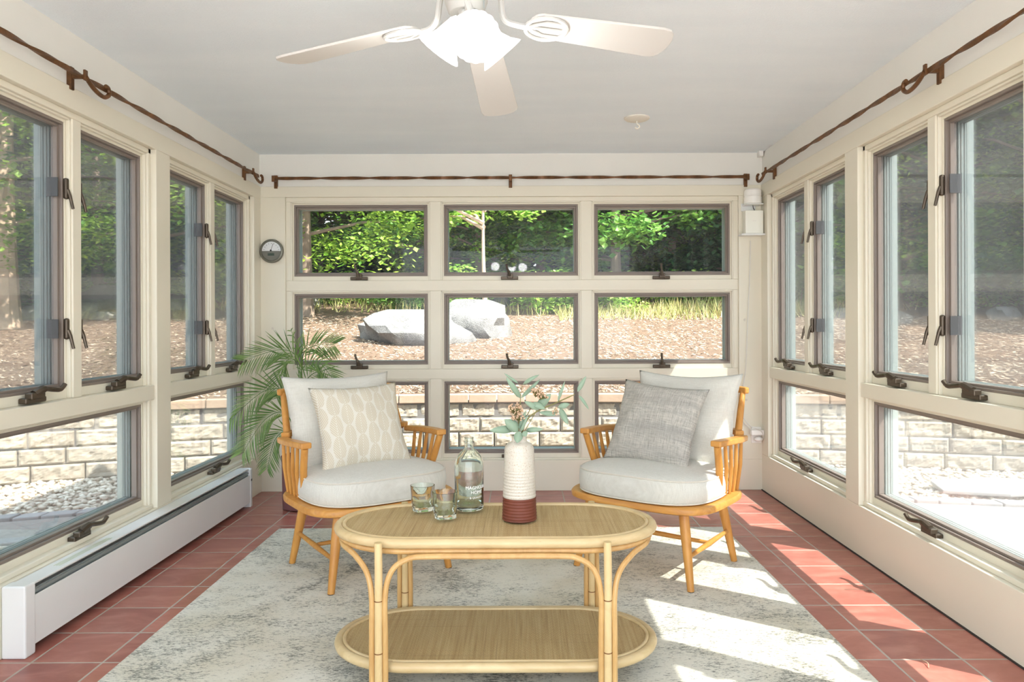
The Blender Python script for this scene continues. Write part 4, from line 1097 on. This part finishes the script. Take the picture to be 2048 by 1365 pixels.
yt = tree('young_tree', gp_(-.75, 15.0), 5.4, 1.5, 2.1, 16, 1500, .15, 'shrub', 'palebark', 'slender pale-barked young tree in the top centre far window', None, 12, trunk=.055)
bt_ = tree('maple_tree', gp_(-9.42, 13.2), 11, 3.5, 1.9, 100, 24000, .13, 'maple', 'palebark', 'maple with a thick pale trunk at the far left of the photo', None, 15, trunk=.25)
dup(mp, gp_(-7.4, 14.6), 2.1, .86, 'bright maple seen through the second casement of the left near bay', None)
dup(mp, gp_(-11.6, 11.2), 3.3, .8, 'bright maple partly behind the thick pale trunk at the far left', None)
dup(mp, gp_(9.6, 16.5), .8, .9, 'maple seen through the near bay casements of the right wall', None)
dup(mp, gp_(-1.2, 21), 4.0, .9, 'bright maple farther back in the top centre window', None)
gB = 'woodland trees behind the slope'
lbE = 'dark evergreen in the wood beyond the slope'; lbM = 'mid-green broadleaf tree in the wood beyond the slope'
k = 0
for x in range(-30, 31, 3):
    k += 1
    if k % 2: dup(ev, gp_(x+random.uniform(-.8, .8), 25+random.uniform(-1, 2)), random.random()*6, random.uniform(.95, 1.15), lbE, 'evergreens in the wood')
    else: dup(md, gp_(x+random.uniform(-.8, .8), 24+random.uniform(-1, 2)), random.random()*6, random.uniform(.95, 1.2), lbM, 'broadleaf trees in the wood')
for x in range(-28, 30, 4):
    dup(ev if k % 3 else md, gp_(x, 29), random.random()*6, 1.25, lbE if k % 3 else lbM, 'evergreens in the wood' if k % 3 else 'broadleaf trees in the wood'); k += 1
for (x, y, t_) in ((-12.5, 15, 1), (-13.5, 11, 0), (-15, 8, 1), (-10.8, 18.5, 0), (8.8, 17, 0), (10.6, 14.5, 1), (12.8, 12.5, 0), (11.2, 18.5, 1), (14.5, 9.5, 1), (-.9, 22.5, 0), (4.6, 22, 1), (16, 6, 0), (-17, 5, 0), (-11.8, 12.6, 1), (-13.0, 17.5, 0), (-8.6, 20.5, 1), (-15.5, 12, 1), (13.2, 15, 0), (-2.6, 20.5, 0), (.6, 21.5, 0)):
    dup(ev if t_ else md, gp_(x, y), random.random()*6, .95, lbE if t_ else lbM, 'evergreens in the wood' if t_ else 'broadleaf trees in the wood')
fb = tree('evergreen_tree', gp_(-26, 32), 12, 3.6, -.3, 120, 12000, .42, 'pine', 'bark', 'wide dark evergreen deep in the wood beyond the slope', 'deep woodland evergreens', 31)
for i in range(1, 21):
    dup(fb, gp_(-32+3.3*i, 31.5+random.uniform(-.6, .6)), random.random()*6, random.uniform(.95, 1.15))
for (x, y) in ((-18.5, 12), (-19, 7), (-17.5, 17), (17.5, 12), (18.5, 7), (17, 17), (-19, 2), (19, 2), (-21, 22), (21, 22)):
    dup(fb, gp_(x, y), random.random()*6, random.uniform(.9, 1.05))
# shrubs along the edge
def shrub(p, r_, seed, mat, label, group):
    rnd = random.Random(seed); o = empty('shrub', p, label, 'shrub', group)
    cl = [(Vector((rnd.uniform(-r_, r_), rnd.uniform(-r_*.6, r_*.6), rnd.uniform(.15, r_*.9))), r_*.5) for _ in range(10)]
    m = MB(); leafcloud(m, cl, 1500, .11, rnd); m.build('foliage', mat, o, recalc=False)
    m = MB()
    for c, _ in cl[:5]: m.tube([(0, 0, -.05), c*.6, c], [.015, .01, .006], 5)
    m.build('stems', 'bark', o); return o
s1 = shrub(gp_(1.8, 17.2), .9, 1, 'shrub', 'lime-green shrub at the wood edge behind the slope', 'lime shrubs at the wood edge')
s2 = shrub(gp_(-2.9, 18.0), .8, 2, 'mid', 'mid-green shrub at the wood edge behind the slope', 'green shrubs at the wood edge')
for i in range(26):
    x = -15+30*i/25.+random.uniform(-.4, .4)
    if i % 2: dup(s1, gp_(x, 18+random.uniform(-.6, 1.5)), random.random()*6, random.uniform(.7, 1.2))
    else: dup(s2, gp_(x, 18+random.uniform(-.6, 1.5)), random.random()*6, random.uniform(.7, 1.3))
m = MB()
for i in range(2600):
    x = random.uniform(-9, 9) if i % 2 else random.uniform(.8, 6.5); y = random.uniform(16.3, 18.6) if i % 2 else random.uniform(14.8, 17.2)
    z = hill(x, y); hgt = random.uniform(.12, .36); a = random.random()*PI; w_ = .012
    tx, ty = random.uniform(-.15, .15), random.uniform(-.15, .15); c, s_ = math.cos(a)*w_, math.sin(a)*w_
    m.add([(x-c, y-s_, z), (x+c, y+s_, z), (x+s_, y-c, z), (x+tx, y+ty, z+hgt)], [(0, 1, 3), (1, 2, 3), (2, 0, 3)])
gs = m.build('tall_grass', 'drygrass', recalc=False); tag(gs, 'tufts of half-dry grass along the top of the slope', 'grass', kind='stuff')

# bits of dry plant litter on the tiles
p = at(1716, 1183, 1740/ray(1716, 1183)[1]); p.z = .003
t_ = MB().tube(smoothpath([(-.055, .012, 0), (-.02, .004, .004), (.03, -.006, .003), (.055, -.008, 0)], 5), [.0012]*12+[.003]*4, 6).build('dry_twig', 'bark'); t_.location = p; tag(t_, 'thin brown twig lying on a sunlit tile by the right wall', 'twig')
p = at(1851, 1330, 1740/ray(1851, 1330)[1]); p.z = .003
t_ = MB().tube(smoothpath([(-.006, -.030, 0), (.004, -.005, .006), (-.002, .03, .002)], 5), .0016, 6).build('grass_blade', 'palebark'); t_.location = p; tag(t_, 'pale curled blade on the tiles at the lower right', 'grass blade')
